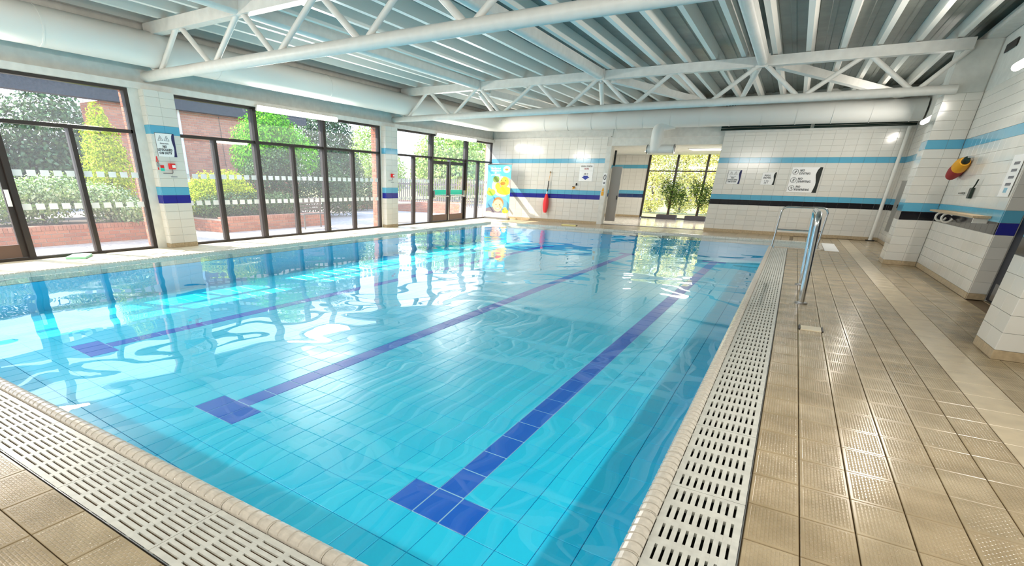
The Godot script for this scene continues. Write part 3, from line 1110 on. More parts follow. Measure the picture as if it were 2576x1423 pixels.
func build_right() -> void:
	var r := struct("wall_right")
	pbox(r, "core", Vector3(2.762, 0, -24.3), Vector3(3.2, 4.72, -11.8), M.grout)
	pbox(r, "core", Vector3(2.762, 2.5, -11.8), Vector3(3.2, 4.72, -8.2), M.grout)
	pbox(r, "core", Vector3(2.762, 0, -8.2), Vector3(3.2, 4.72, 3.4), M.grout)
	# tiled faces (u runs towards the camera)
	tile_face(r, Vector3(2.762, 0, -23.9), Vector3(0, 0, 1), Vector3(-1, 0, 0), 23.9 - 17.1, 3.5, M.band_black, 60)
	tile_face(r, Vector3(2.762, 0, -16.35), Vector3(0, 0, 1), Vector3(-1, 0, 0), 16.35 - 11.8, 3.5, M.band_black, 160)
	tile_face(r, Vector3(2.762, 0, -11.8), Vector3(0, 0, 1), Vector3(-1, 0, 0), 3.6, 3.5, M.band_black, 20, 2.5)
	tile_face(r, Vector3(2.762, 0, -7.5), Vector3(0, 0, 1), Vector3(-1, 0, 0), 10.5, 3.5, M.band_black, 0)
	tile_face(r, Vector3(2.762, 0, -11.8), Vector3(1, 0, 0), Vector3(0, 0, 1), 0.22, 2.5, M.band_navy, 20)
	pbox(r, "upper_wall", Vector3(2.752, 3.5, -24.0), Vector3(2.775, 4.72, 3.2), M.plaster)
	var tp := struct("trim_1")
	pbox(tp, "wall_plate", Vector3(2.45, 4.42, -24.0), Vector3(2.735, 4.56, 3.2), M.white)
	pbox(tp, "vent", Vector3(2.725, 4.08, -15.9), Vector3(2.737, 4.22, -15.2), M.black)
	# dark doorway
	r = struct("wall_lobby")
	pbox(r, "lobby", Vector3(4.2, 0, -12.2), Vector3(4.4, 2.7, -7.8), M.dark_door)
	pbox(r, "lobby", Vector3(3.2, 0, -12.2), Vector3(4.4, 2.7, -12.0), M.dark_door)
	pbox(r, "lobby", Vector3(3.2, 0, -8.0), Vector3(4.4, 2.7, -7.8), M.dark_door)
	pbox(r, "lobby", Vector3(3.2, 2.5, -12.2), Vector3(4.4, 2.7, -7.8), M.dark_door)
	pbox(r, "lobby_floor", Vector3(2.98, -0.2, -12.2), Vector3(4.4, -0.005, -7.8), M.skirting)
	var d := struct("door_%d" % door_n)
	door_n += 1
	pbox(d, "leaf", Vector3(2.99, 0.02, -11.78), Vector3(3.04, 2.48, -10.1), M.dark_door)
	pbox(d, "leaf", Vector3(2.99, 0.02, -10.08), Vector3(3.04, 2.48, -8.22), M.dark_door)
	pbox(d, "kick_plate", Vector3(2.98, 0.05, -11.6), Vector3(2.99, 0.3, -10.3), M.steel_dull)
	# pilasters
	pilaster(-17.10, -16.35, "tiled pilaster on the right wall under the end of the far truss", 160)
	pilaster(-8.20, -7.50, "tiled pilaster at the right edge beside the dark doorway", 160)
	# near wall, behind the camera
	var n := struct("wall_near")
	pbox(n, "core", Vector3(-13.0, -0.1, 3.2), Vector3(3.2, 4.72, 3.5), M.plaster)
	var bs := struct("baseboard_far")
	pbox(bs, "cove_tile_strip", Vector3(-2.75, 0.0, -23.9), Vector3(2.76, 0.11, -23.86), M.skirting)
	pbox(bs, "cove_tile_strip", Vector3(-12.3, 0.0, -24.0), Vector3(-7.12, 0.06, -23.965), M.skirting)

func pilaster(z0: float, z1: float, label: String, budget: int) -> void:
	var p := thing("tiled_pilaster", label, "pilaster", Vector3(2.14, 0, (z0 + z1) / 2))
	var h := (z1 - z0) / 2
	pbox(p, "core", Vector3(0.012, 0, -h + 0.012), Vector3(0.61, 4.42, h - 0.012), M.grout)
	tile_face(p, Vector3(0.012, 0, -h), Vector3(0, 0, 1), Vector3(-1, 0, 0), h * 2, 3.5, M.band_black, budget)
	tile_face(p, Vector3(0.0, 0, h - 0.012), Vector3(1, 0, 0), Vector3(0, 0, 1), 0.605, 3.5, M.band_black, budget)
	pbox(p, "cap", Vector3(0.0, 3.5, -h), Vector3(0.59, 4.42, h), M.plaster)
# ---------------------------------------------------------------- outside
var leaf_mesh: Mesh

func make_leaf() -> void:
	var g := Geo.new()
	var a := Vector3(0, 0, 0)
	var l := Vector3(-0.32, 0.12, 0.45)
	var r := Vector3(0.32, 0.12, 0.45)
	var t := Vector3(0, -0.05, 1.0)
	g.tri(a, l, t, Vector3(-0.35, 0.9, 0.1).normalized(), Vector3(-0.35, 0.9, 0.1).normalized(), Vector3(-0.3, 0.9, 0.1).normalized())
	g.tri(a, t, r, Vector3(0.35, 0.9, 0.1).normalized(), Vector3(0.3, 0.9, 0.1).normalized(), Vector3(0.35, 0.9, 0.1).normalized())
	leaf_mesh = g.mesh()

# leaves spread through the outer shell of several round clumps
func crown(parent: Node3D, clumps: Array, count: int, size: float, tones: Array, seed_: int) -> void:
	var r := RandomNumberGenerator.new()
	r.seed = seed_
	var mm := MultiMesh.new()
	mm.transform_format = MultiMesh.TRANSFORM_3D
	mm.use_colors = true
	mm.mesh = leaf_mesh
	mm.instance_count = count
	var total := 0.0
	for c in clumps: total += c[1].x * c[1].y + c[1].y * c[1].z
	var k := 0
	for c in clumps:
		var share := int(round(count * (c[1].x * c[1].y + c[1].y * c[1].z) / total))
		for q in share:
			if k >= count: break
			var d := Vector3(r.randfn(), r.randfn(), r.randfn()).normalized()
			var depth := 1.0 - 0.45 * pow(r.randf(), 1.6)
			var p: Vector3 = c[0] + d * c[1] * depth * (0.93 + 0.14 * r.randf())
			var out := (d + Vector3(r.randfn(), r.randfn(), r.randfn()) * 0.45 + Vector3(0, 0.25, 0)).normalized()
			var b := Basis.looking_at(out.cross(Vector3(r.randfn(), r.randfn(), r.randfn()).normalized()).normalized(), out)
			var s := size * (0.65 + 0.7 * r.randf())
			mm.set_instance_transform(k, Transform3D(b.scaled(Vector3.ONE * s), p))
			var tone: Color = tones[r.randi() % tones.size()]
			mm.set_instance_color(k, tone * (0.75 + 0.4 * r.randf()))
			k += 1
	mm.visible_instance_count = k
	var o := MultiMeshInstance3D.new()
	o.name = "foliage"
	o.multimesh = mm
	o.material_override = M.leaf
	o.set_meta("kind", "stuff")
	parent.add_child(o, true)

func lin(c: Color) -> Color:
	return c.srgb_to_linear()

func plant(called: String, label: String, category: String, base: Vector3, clumps: Array, count: int, size: float, tones: Array, seed_: int, group := "", trunk := 0.08) -> Node3D:
	var o := thing(called, label, category, base, group)
	var t := []
	for c in tones: t.append(lin(c))
	crown(o, clumps, count, size, t, seed_)
	var top: Vector3 = clumps[0][0]
	ptube(o, "stem", [Vector3(0, 0.012, 0), Vector3(top.x * 0.4, top.y * 0.5, top.z * 0.4), top], [trunk, trunk * 0.75, trunk * 0.35], M.bark, 8)
	for k in range(1, mini(clumps.size(), 5)):
		ptube(o, "branch", [Vector3(top.x * 0.4, top.y * 0.5, top.z * 0.4), clumps[k][0]], [trunk * 0.6, trunk * 0.2], M.bark, 6)
	return o

func blob(base_r: Vector3, n: int, seed_: int, spread: float) -> Array:
	var r := RandomNumberGenerator.new()
	r.seed = seed_
	var out := [[Vector3(0, base_r.y, 0), base_r]]
	for k in n:
		var a := TAU * k / n + r.randf()
		var e := 0.45 + 0.25 * r.randf()
		out.append([Vector3(cos(a) * base_r.x * spread, base_r.y * (0.6 + 0.9 * r.randf()), sin(a) * base_r.z * spread), base_r * e])
	return out

func build_outside() -> void:
	make_leaf()
	var gr := struct("ground")
	pbox(gr, "terrace", Vector3(-40, -0.30, -40), Vector3(-12.9, -0.05, 14), M.paving)
	pbox(gr, "lawn", Vector3(-90, -0.34, -95), Vector3(40, -0.08, -31.6), M.lawn)
	pbox(gr, "lawn", Vector3(-90, -0.34, -31.6), Vector3(-40, -0.08, 60), M.lawn)
	var slabs := Geo.new()
	for i in 5:
		for j in 40:
			var t := facing(Vector3(1, 0, 0), Vector3(0, 1, 0), Vector3(-13.3 - 0.62 * i, -0.055, 1.0 - 0.62 * j))
			slabs.slab(0.6, 0.6, 0.012, 0.004, t)
	part(gr, "paving_slabs", slabs.mesh(), M.paving_b).set_meta("kind", "stuff")
	# brick building across the terrace
	var b := thing("brick_building", "red brick building with a dark fascia and white downpipe across the terrace", "building", Vector3(-22, 0, -14))
	pbox(b, "wall_core", Vector3(-1.5, -0.1, -6.4), Vector3(-0.02, 4.05, 2.9), M.mortar)
	var bk := Geo.new()
	bk.tinted = true
	bricks(bk, Vector3(-0.02, -0.05, 2.9), Vector3(0, 0, -1), Vector3(1, 0, 0), 9.3, 4.1)
	bricks(bk, Vector3(-1.5, -0.05, 2.9), Vector3(1, 0, 0), Vector3(0, 0, 1), 1.48, 4.1)
	part(b, "bricks", bk.mesh(), M.brick).set_meta("kind", "stuff")
	pbox(b, "fascia", Vector3(-0.1, 4.05, -6.9), Vector3(0.35, 5.0, 22.0), M.fascia)
	pbox(b, "roof", Vector3(-3.0, 4.85, -6.9), Vector3(-0.1, 5.05, 22.0), M.fascia)
	for z in [6.8, 12.0, 18.0]:
		pbox(b, "post", Vector3(0.0, -0.05, z - 0.12), Vector3(0.24, 4.05, z + 0.12), M.fascia)
	ptube(b, "downpipe", [Vector3(0.10, 5.0, -0.05), Vector3(0.10, 0.0, -0.05)], 0.055, M.pole_white, 10)
	ptube(b, "cable", [Vector3(0.03, 4.0, -2.0), Vector3(0.03, 2.0, -2.05)], 0.012, M.black, 6)
	# brick planters
	for q in [[-9.0, 0.5, "low brick planter under the conifer outside the left window"], [-15.3, -10.6, "low brick planter full of hedging outside the middle window"]]:
		var zc: float = (q[0] + q[1]) / 2
		var h: float = (q[1] - q[0]) / 2
		var p := thing("brick_planter", q[2], "planter", Vector3(-16.6, 0, zc))
		pbox(p, "core", Vector3(-1.6, -0.05, -h), Vector3(1.5, 0.36, h), M.mortar)
		var g := Geo.new()
		g.tinted = true
		bricks(g, Vector3(1.5, -0.05, h), Vector3(0, 0, -1), Vector3(1, 0, 0), h * 2, 0.36)
		bricks(g, Vector3(-1.6, -0.05, h), Vector3(1, 0, 0), Vector3(0, 0, 1), 3.1, 0.36)
		bricks(g, Vector3(1.5, -0.05, -h), Vector3(-1, 0, 0), Vector3(0, 0, -1), 3.1, 0.36)
		# coping of bricks on edge
		var z := -h
		while z < h - 0.05:
			var k := rng.randf()
			g.tint = Color(0.55, 0.21, 0.13).lerp(Color(0.66, 0.31, 0.20), k)
			g.slab(0.085, 0.26, 0.11, 0.006, Transform3D(Basis(Vector3(0, 0, -1), Vector3(-1, 0, 0), Vector3(0, 1, 0)), Vector3(1.39, 0.31, z + 0.046)))
			z += 0.0955
		part(p, "bricks", g.mesh(), M.brick).set_meta("kind", "stuff")
		pbox(p, "soil", Vector3(-1.55, 0.36, -h + 0.02), Vector3(1.25, 0.39, h - 0.02), M.soil)
	var bright := [Color(0.46, 0.76, 0.16), Color(0.38, 0.68, 0.12), Color(0.56, 0.82, 0.22), Color(0.30, 0.56, 0.10)]
	var lime := [Color(0.80, 0.84, 0.20), Color(0.72, 0.78, 0.16), Color(0.86, 0.88, 0.30), Color(0.56, 0.66, 0.14)]
	var dark := [Color(0.24, 0.36, 0.21), Color(0.18, 0.28, 0.17), Color(0.32, 0.44, 0.27), Color(0.40, 0.50, 0.36)]
	var pale := [Color(0.72, 0.80, 0.62), Color(0.60, 0.70, 0.48), Color(0.82, 0.87, 0.74), Color(0.48, 0.60, 0.38)]
	var soft := [Color(0.70, 0.80, 0.42), Color(0.60, 0.73, 0.34), Color(0.80, 0.86, 0.54), Color(0.50, 0.63, 0.30)]
	var gold := [Color(0.97, 0.90, 0.50), Color(0.93, 0.88, 0.48), Color(0.99, 0.95, 0.68), Color(0.82, 0.84, 0.44)]
	# middle window
	plant("round_tree", "bright green round tree in front of the brick building", "tree", Vector3(-18.6, 0, -15.8), [[Vector3(0, 2.9, 0), Vector3(1.35, 1.1, 1.5)], [Vector3(0.2, 2.3, 1.0), Vector3(0.9, 0.8, 0.9)], [Vector3(0.1, 2.5, -1.2), Vector3(1.0, 0.9, 1.0)], [Vector3(0.1, 3.5, 0.1), Vector3(0.9, 0.75, 0.9)]], 13000, 0.105, bright, 101, "", 0.12)
	plant("golden_shrub", "lime yellow shrub at the foot of the round green tree", "shrub", Vector3(-17.0, 0.38, -12.3), blob(Vector3(0.8, 0.72, 0.95), 4, 7, 0.7), 6000, 0.075, lime, 102, "", 0.05)
	plant("golden_shrub", "low yellow-green shrub by the downpipe of the brick building", "shrub", Vector3(-17.2, 0.38, -10.9), blob(Vector3(0.8, 0.52, 0.9), 4, 8, 0.7), 5000, 0.075, lime, 103, "", 0.05)
	plant("dark_hedge", "dark clipped hedge spilling over the middle brick planter", "hedge", Vector3(-15.9, 0.38, -12.3), [[Vector3(0, 0.36, 0), Vector3(0.65, 0.42, 1.6)], [Vector3(0, 0.30, 1.4), Vector3(0.6, 0.36, 0.6)], [Vector3(0, 0.36, -1.5), Vector3(0.65, 0.4, 1.1)]], 9000, 0.065, dark, 104, "", 0.04)
	plant("dark_shrub", "tall dark green shrub right of the round green tree", "shrub", Vector3(-17.6, 0.38, -14.6), [[Vector3(0, 1.1, 0), Vector3(0.9, 1.05, 1.0)], [Vector3(0, 0.9, -1.2), Vector3(0.9, 0.9, 1.0)], [Vector3(0.2, 1.7, -0.6), Vector3(0.7, 0.7, 0.8)]], 9000, 0.08, dark, 105, "", 0.06)
	plant("dark_shrub", "dark green shrub behind the garden bench, against the low garden wall", "shrub", Vector3(-18.6, 0, -18.4), [[Vector3(0, 0.9, 0), Vector3(1.1, 1.0, 1.3)], [Vector3(-0.4, 1.7, -0.6), Vector3(0.9, 0.8, 1.0)], [Vector3(0.2, 0.8, -1.5), Vector3(0.9, 0.85, 1.0)]], 9000, 0.085, dark, 112, "", 0.06)
	plant("dark_shrub", "dark green shrub beyond the terrace, furthest along the middle window", "shrub", Vector3(-21.4, 0, -23.0), [[Vector3(0, 1.0, 0), Vector3(1.2, 1.1, 1.4)], [Vector3(-0.4, 2.0, -0.6), Vector3(1.0, 0.9, 1.1)], [Vector3(0.2, 0.9, -1.6), Vector3(1.0, 0.95, 1.1)]], 9000, 0.10, dark, 113, "", 0.06)
	plant("dark_tree", "tall grey-green tree behind the round green tree", "tree", Vector3(-23.5, 0, -24.0), [[Vector3(0, 3.6, 0), Vector3(1.6, 2.2, 1.7)], [Vector3(0.4, 2.0, -0.6), Vector3(1.5, 1.4, 1.5)]], 12000, 0.15, dark, 106, "", 0.14)
	plant("soft_tree", "light green tree against the sky at the end of the middle window", "tree", Vector3(-27.0, 0, -32.0), [[Vector3(0, 3.2, 0), Vector3(1.7, 2.0, 1.7)], [Vector3(0.8, 4.6, -0.8), Vector3(0.9, 1.1, 0.9)], [Vector3(0, 2.0, -2.2), Vector3(1.6, 1.6, 1.6)]], 11000, 0.15, soft, 107, "", 0.15)
	# left window
	plant("golden_conifer", "yellow-green cone-shaped conifer outside the left window", "conifer", Vector3(-16.7, 0.38, -8.25), [[Vector3(0, 1.3, 0), Vector3(0.68, 0.95, 0.68)], [Vector3(0, 1.9, 0), Vector3(0.54, 0.75, 0.54)], [Vector3(0, 2.5, 0), Vector3(0.27, 0.55, 0.27)], [Vector3(0.05, 0.75, 0.05), Vector3(0.62, 0.65, 0.62)]], 9000, 0.068, lime, 108, "", 0.07)
	plant("variegated_shrub", "pale variegated shrub beside the conifer, left of it", "shrub", Vector3(-16.2, 0.38, -6.1), blob(Vector3(0.75, 0.58, 0.85), 5, 9, 0.8), 6500, 0.078, pale, 109, "pale shrubs outside the left window", 0.05)
	plant("variegated_shrub", "pale variegated shrub in front of the conifer", "shrub", Vector3(-15.8, 0.38, -7.6), blob(Vector3(0.7, 0.5, 0.8), 5, 10, 0.8), 6000, 0.078, pale, 110, "pale shrubs outside the left window", 0.05)
	plant("variegated_shrub", "pale variegated shrub by the left window door", "shrub", Vector3(-16.3, 0.38, -4.3), blob(Vector3(0.8, 0.5, 0.85), 5, 11, 0.8), 6000, 0.078, pale, 111, "pale shrubs outside the left window", 0.05)
	for q in [[-33.0, -14.0, 2.9, "tall dark tree beyond the veranda, nearest the brick building"], [-34.0, -9.2, 3.1, "tall dark tree beyond the veranda, in the middle of the left window"], [-33.0, -4.6, 3.0, "tall dark tree beyond the veranda, at the left edge"]]:
		plant("dark_tree", q[3], "tree", Vector3(q[0], 0, q[1]), [[Vector3(0, q[2], 0), Vector3(2.4, 2.7, 2.6)], [Vector3(0.6, 1.7, 1.2), Vector3(1.9, 1.7, 1.9)], [Vector3(0.6, 1.7, -1.2), Vector3(1.9, 1.7, 1.9)]], 14000, 0.22, dark, 120 + int(q[0] * q[1]), "dark trees beyond the veranda", 0.18)
	# right window
	var t3 := [[-24.0, -38.0, 3.3, "light green tree left of the double doors, against the sky"], [-25.0, -45.0, 3.7, "light green tree seen through the left leaf of the double doors"], [-23.0, -52.0, 3.9, "light green tree seen over the right leaf of the double doors"], [-20.0, -55.0, 3.7, "light green tree at the far right of the door window"]]
	for q in t3:
		plant("soft_tree", q[3], "tree", Vector3(q[0], 0, q[1]), [[Vector3(0, q[2], 0), Vector3(2.6, 2.1, 2.6)], [Vector3(-1.4, q[2] * 0.6, -0.6), Vector3(2.2, 1.7, 2.2)], [Vector3(1.4, q[2] * 0.62, 0.6), Vector3(2.0, 1.7, 2.0)], [Vector3(0.4, 1.4, 0.8), Vector3(2.2, 1.4, 2.2)]], 13000, 0.24, soft, 140 + int(-q[1]), "light green trees beyond the double doors", 0.2)
	# paling fence and low wall
	var fn := thing("paling_fence", "weathered vertical paling fence beyond the terrace, left of the double doors", "fence", Vector3(-22.0, 0, -31.0))
	var pal := Geo.new()
	pal.box(Vector3(-0.045, 0, -0.012), Vector3(0.045, 1.75, 0.012))
	var pm := pal.mesh()
	for k in 46:
		part(fn, "paling", pm, M.fence, at(-3.2 + 0.18 * k, 0.0 + 0.02 * (k % 3), -1.2 + 0.0 * k))
	for y in [0.4, 1.4]:
		pbox(fn, "rail", Vector3(-3.3, y - 0.05, -1.26), Vector3(5.2, y + 0.05, -1.212), M.fence)
	var lw := thing("garden_wall", "low red brick garden wall at the edge of the terrace", "wall", Vector3(-19.0, 0, -26.0))
	pbox(lw, "core", Vector3(-5.0, -0.05, -0.12), Vector3(3.6, 0.5, 0.10), M.mortar)
	var lb := Geo.new()
	lb.tinted = true
	bricks(lb, Vector3(-5.0, -0.05, 0.10), Vector3(1, 0, 0), Vector3(0, 0, 1), 8.6, 0.6)
	part(lw, "bricks", lb.mesh(), M.brick).set_meta("kind", "stuff")
	# terrace furniture
	var tb := thing("garden_table", "pale garden table outside the window left of the double doors", "table", Vector3(-14.3, 0, -18.6))
	pbox(tb, "tabletop", Vector3(-0.5, 0.70, -0.75), Vector3(0.5, 0.75, 0.75), M.table_top)
	for x in [-0.42, 0.42]:
		for z in [-0.66, 0.66]:
			ptube(tb, "leg", [Vector3(x, -0.05, z), Vector3(x, 0.71, z)], 0.035, M.table_top, 8)
	var bn := thing("garden_bench", "slatted wooden garden bench by the middle planter", "bench", Vector3(-14.6, 0, -13.9))
	for k in 5:
		pbox(bn, "seat_slat", Vector3(0.0 + 0.085 * k, 0.43, -0.65), Vector3(0.07 + 0.085 * k, 0.46, 0.65), M.fence)
	for k in 4:
		pbox(bn, "back_slat", Vector3(-0.05, 0.55 + 0.11 * k, -0.65), Vector3(-0.02, 0.63 + 0.11 * k, 0.65), M.fence)
	for z in [-0.6, 0.6]:
		ptube(bn, "leg", [Vector3(-0.05, -0.05, z), Vector3(-0.05, 0.98, z)], 0.028, M.fence, 8)
		ptube(bn, "leg", [Vector3(0.38, -0.05, z), Vector3(0.38, 0.44, z)], 0.028, M.fence, 8)
	# foliage beyond the seating bay
	var n := 0
	for q in [[-11.6, -38.5], [-9.8, -38.9], [-8.0, -38.6], [-6.2, -39.0], [-4.4, -38.7], [-2.6, -38.9]]:
		var said: String = ["golden hedge shrub at the far left of the bay window", "golden hedge shrub second from the left behind the bay window", "golden hedge shrub behind the left bay planter", "golden hedge shrub between the two bay planters", "golden hedge shrub behind the right bay planter", "golden hedge shrub at the far right of the bay window"][n]
		plant("golden_hedge", said, "shrub", Vector3(q[0], 0, q[1]), [[Vector3(0, 1.2, 0), Vector3(1.1, 1.3, 0.9)], [Vector3(0.2, 2.6, 0), Vector3(1.1, 1.2, 0.9)], [Vector3(-0.2, 3.7, 0), Vector3(1.0, 0.9, 0.8)]], 8000, 0.12, gold, 160 + n, "golden hedge beyond the bay window", 0.09)
		n += 1
# ---------------------------------------------------------------- ducts
func build_ducts() -> void:
	var d := thing("ventilation_duct", "large white round air duct running along the window wall and end wall", "duct")
	var path := bend([Vector3(-12.0, 3.99, 3.1), Vector3(-12.0, 3.99, -23.15), Vector3(2.7, 3.90, -23.15)], 0.9, 10)
	ptube(d, "duct_run", path, 0.315, M.duct, 28)
	var k := 0
	for x in range(-10, 3):
		ptube(d, "seam_band", [Vector3(x + 0.4, 3.985 - 0.0061 * (x + 12.4), -23.15), Vector3(x + 0.42, 3.985 - 0.0061 * (x + 12.4), -23.15)], 0.322, M.duct, 28)
	for z in [-2.0, -5.2, -8.8, -12.4, -19.6]:
		ptube(d, "seam_band", [Vector3(-12.0, 3.99, z), Vector3(-12.0, 3.99, z - 0.03)], 0.322, M.duct, 28)
	# dropper with two outlets
	var b := Node3D.new()
	b.name = "branch"
	b.position = Vector3(-4.98, 0, -23.2)
	d.add_child(b)
	ptube(b, "down_pipe", bend([Vector3(0.55, 3.80, 0.0), Vector3(0.0, 3.72, 0.12), Vector3(0.0, 2.90, 0.12)], 0.25, 6), 0.215, M.duct, 20)
	ptube(b, "outlet_pipe", [Vector3(-0.28, 2.90, 0.12), Vector3(0.70, 2.90, 0.12)], 0.15, M.duct, 18)
	var g := Geo.new()
	g.ball(Vector3(0, 2.90, 0.12), Vector3(0.215, 0.16, 0.215), 20, 10)
	part(b, "end_cap", g.mesh(), M.duct)
	for x in [-0.28, 0.70]:
		ptube(b, "outlet_ring", [Vector3(x - 0.015, 2.90, 0.12), Vector3(x + 0.015, 2.90, 0.12)], 0.172, M.steel_dull, 18)
		ptube(b, "outlet_mouth", [Vector3(x - 0.02, 2.90, 0.12), Vector3(x + 0.02, 2.90, 0.12)], 0.12, M.black, 16)
	# wall grilles above the duct
	var gr := thing("air_grille", "white slatted air grille under the far truss, above the end wall duct", "grille", Vector3(-3.2, 4.28, -23.5))
	pbox(gr, "frame", Vector3(-0.7, -0.10, -0.38), Vector3(0.7, 0.10, -0.34), M.white)
	for q in 14:
		pbox(gr, "slat", Vector3(-0.66 + 0.095 * q, -0.08, -0.34), Vector3(-0.60 + 0.095 * q, 0.08, -0.31), M.black if q > 9 else M.grout)

# ---------------------------------------------------------------- lamps
# a batten with its glowing diffuser and the light it gives, aimed along dir
func batten(at_: Vector3, along: Vector3, length: float, out: Vector3, label: String, energy: float) -> void:
	var o := thing("fluorescent_batten", label, "lamp", at_, "fluorescent battens")
	var b := Basis(along, (-out).cross(along).normalized() * -1.0, -out)
	b = Basis(along.normalized(), out.cross(along).normalized(), out.normalized())
	var t := Transform3D(b, Vector3.ZERO)
	var g := Geo.new()
	g.box(Vector3(-length / 2, -0.07, -0.05), Vector3(length / 2, 0.07, 0.0), t)
	part(o, "housing", g.mesh(), M.white)
	var d := Geo.new()
	var prof := []
	for k in 9:
		var a := PI * k / 8.0
		prof.append(Vector2(cos(a) * 0.068, sin(a) * 0.075))
	for k in 8:
		var p: Vector2 = prof[k]
		var q: Vector2 = prof[k + 1]
		d.quad(t * Vector3(-length / 2 + 0.01, p.x, p.y), t * Vector3(length / 2 - 0.01, p.x, p.y), t * Vector3(length / 2 - 0.01, q.x, q.y), t * Vector3(-length / 2 + 0.01, q.x, q.y), (t.basis * Vector3(0, p.x + q.x, p.y + q.y)).normalized())
	for e in [-1, 1]:
		for k in range(1, 8):
			var x: float = e * (length / 2 - 0.01)
			d.tri(t * Vector3(x, prof[0].x, prof[0].y), t * Vector3(x, prof[k].x, prof[k].y), t * Vector3(x, prof[k + 1].x, prof[k + 1].y), t.basis.x * e, t.basis.x * e, t.basis.x * e)
	part(o, "lamp_diffuser", d.mesh(), M.lamp)
	var l := AreaLight3D.new()
	l.name = "batten_light"
	l.area_size = Vector2(length, 0.16)
	l.light_color = LAMP_COLOR
	l.light_energy = energy
	l.area_range = 60.0
	l.shadow_enabled = true
	o.add_child(l)
	l.transform = Transform3D(Basis(b.x, -b.y, -b.z), out * 0.10)

func build_lamps() -> void:
	var down_in := Vector3(0.93, -0.36, 0).normalized()
	batten(Vector3(-12.36, 3.27, -11.7), Vector3(0, 0, 1), 3.0, down_in, "long lit fluorescent batten over the middle window", LAMP)
	batten(Vector3(-12.36, 3.27, -20.4), Vector3(0, 0, 1), 3.1, down_in, "long lit fluorescent batten over the double doors", LAMP)
	batten(Vector3(-12.36, 3.27, -3.0), Vector3(0, 0, 1), 3.0, down_in, "long lit fluorescent batten over the left window door", LAMP)
	var down_out := Vector3(-0.93, -0.36, 0).normalized()
	batten(Vector3(2.62, 3.45, -20.7), Vector3(0, 0, 1), 2.5, down_out, "lit fluorescent batten in the far right corner", LAMP * 0.6)
	batten(Vector3(2.62, 3.56, -12.6), Vector3(0, 0, 1), 2.6, down_out, "lit fluorescent batten at the upper right edge", LAMP * 0.8)
	batten(Vector3(2.62, 3.56, -3.6), Vector3(0, 0, 1), 2.6, down_out, "lit fluorescent batten on the right wall near the camera", LAMP)
	var down_b := Vector3(0, -0.30, -0.95).normalized()
	batten(Vector3(-9.0, 3.5, 3.05), Vector3(-1, 0, 0), 2.6, down_b, "lit fluorescent batten on the near end wall, window side", LAMP)
	batten(Vector3(-3.5, 3.5, 3.05), Vector3(-1, 0, 0), 2.6, down_b, "lit fluorescent batten on the near end wall, doorway side", LAMP)
	# bay ceiling: one panel, one round fitting
	var p := thing("ceiling_panel_light", "flat lit panel in the ceiling of the seating bay", "lamp", Vector3(-3.7, 3.09, -27.0))
	pbox(p, "lamp_diffuser", Vector3(-0.6, -0.012, -0.6), Vector3(0.6, -0.002, 0.6), M.lamp)
	pbox(p, "trim", Vector3(-0.64, -0.01, -0.64), Vector3(0.64, 0.005, 0.64), M.white)
	var q := thing("round_ceiling_light", "small round lit fitting in the ceiling of the seating bay", "lamp", Vector3(-6.2, 3.09, -27.6))
	ptube(q, "rim", [Vector3(0, -0.01, 0), Vector3(0, 0.005, 0)], 0.24, M.white, 20)
	ptube(q, "lamp_diffuser", [Vector3(0, -0.02, 0), Vector3(0, -0.011, 0)], 0.20, M.lamp, 20)
	for e in [[p, 1.2, LAMP * 0.8], [q, 0.35, LAMP * 0.4]]:
		var l := AreaLight3D.new()
		l.name = "ceiling_light"
		l.area_size = Vector2(e[1], e[1])
		l.light_color = LAMP_COLOR
		l.light_energy = e[2]
		l.area_range = 40.0
		l.shadow_enabled = true
		e[0].add_child(l)
		l.transform = Transform3D(Basis(Vector3.RIGHT, -PI / 2), Vector3(0, -0.04, 0))

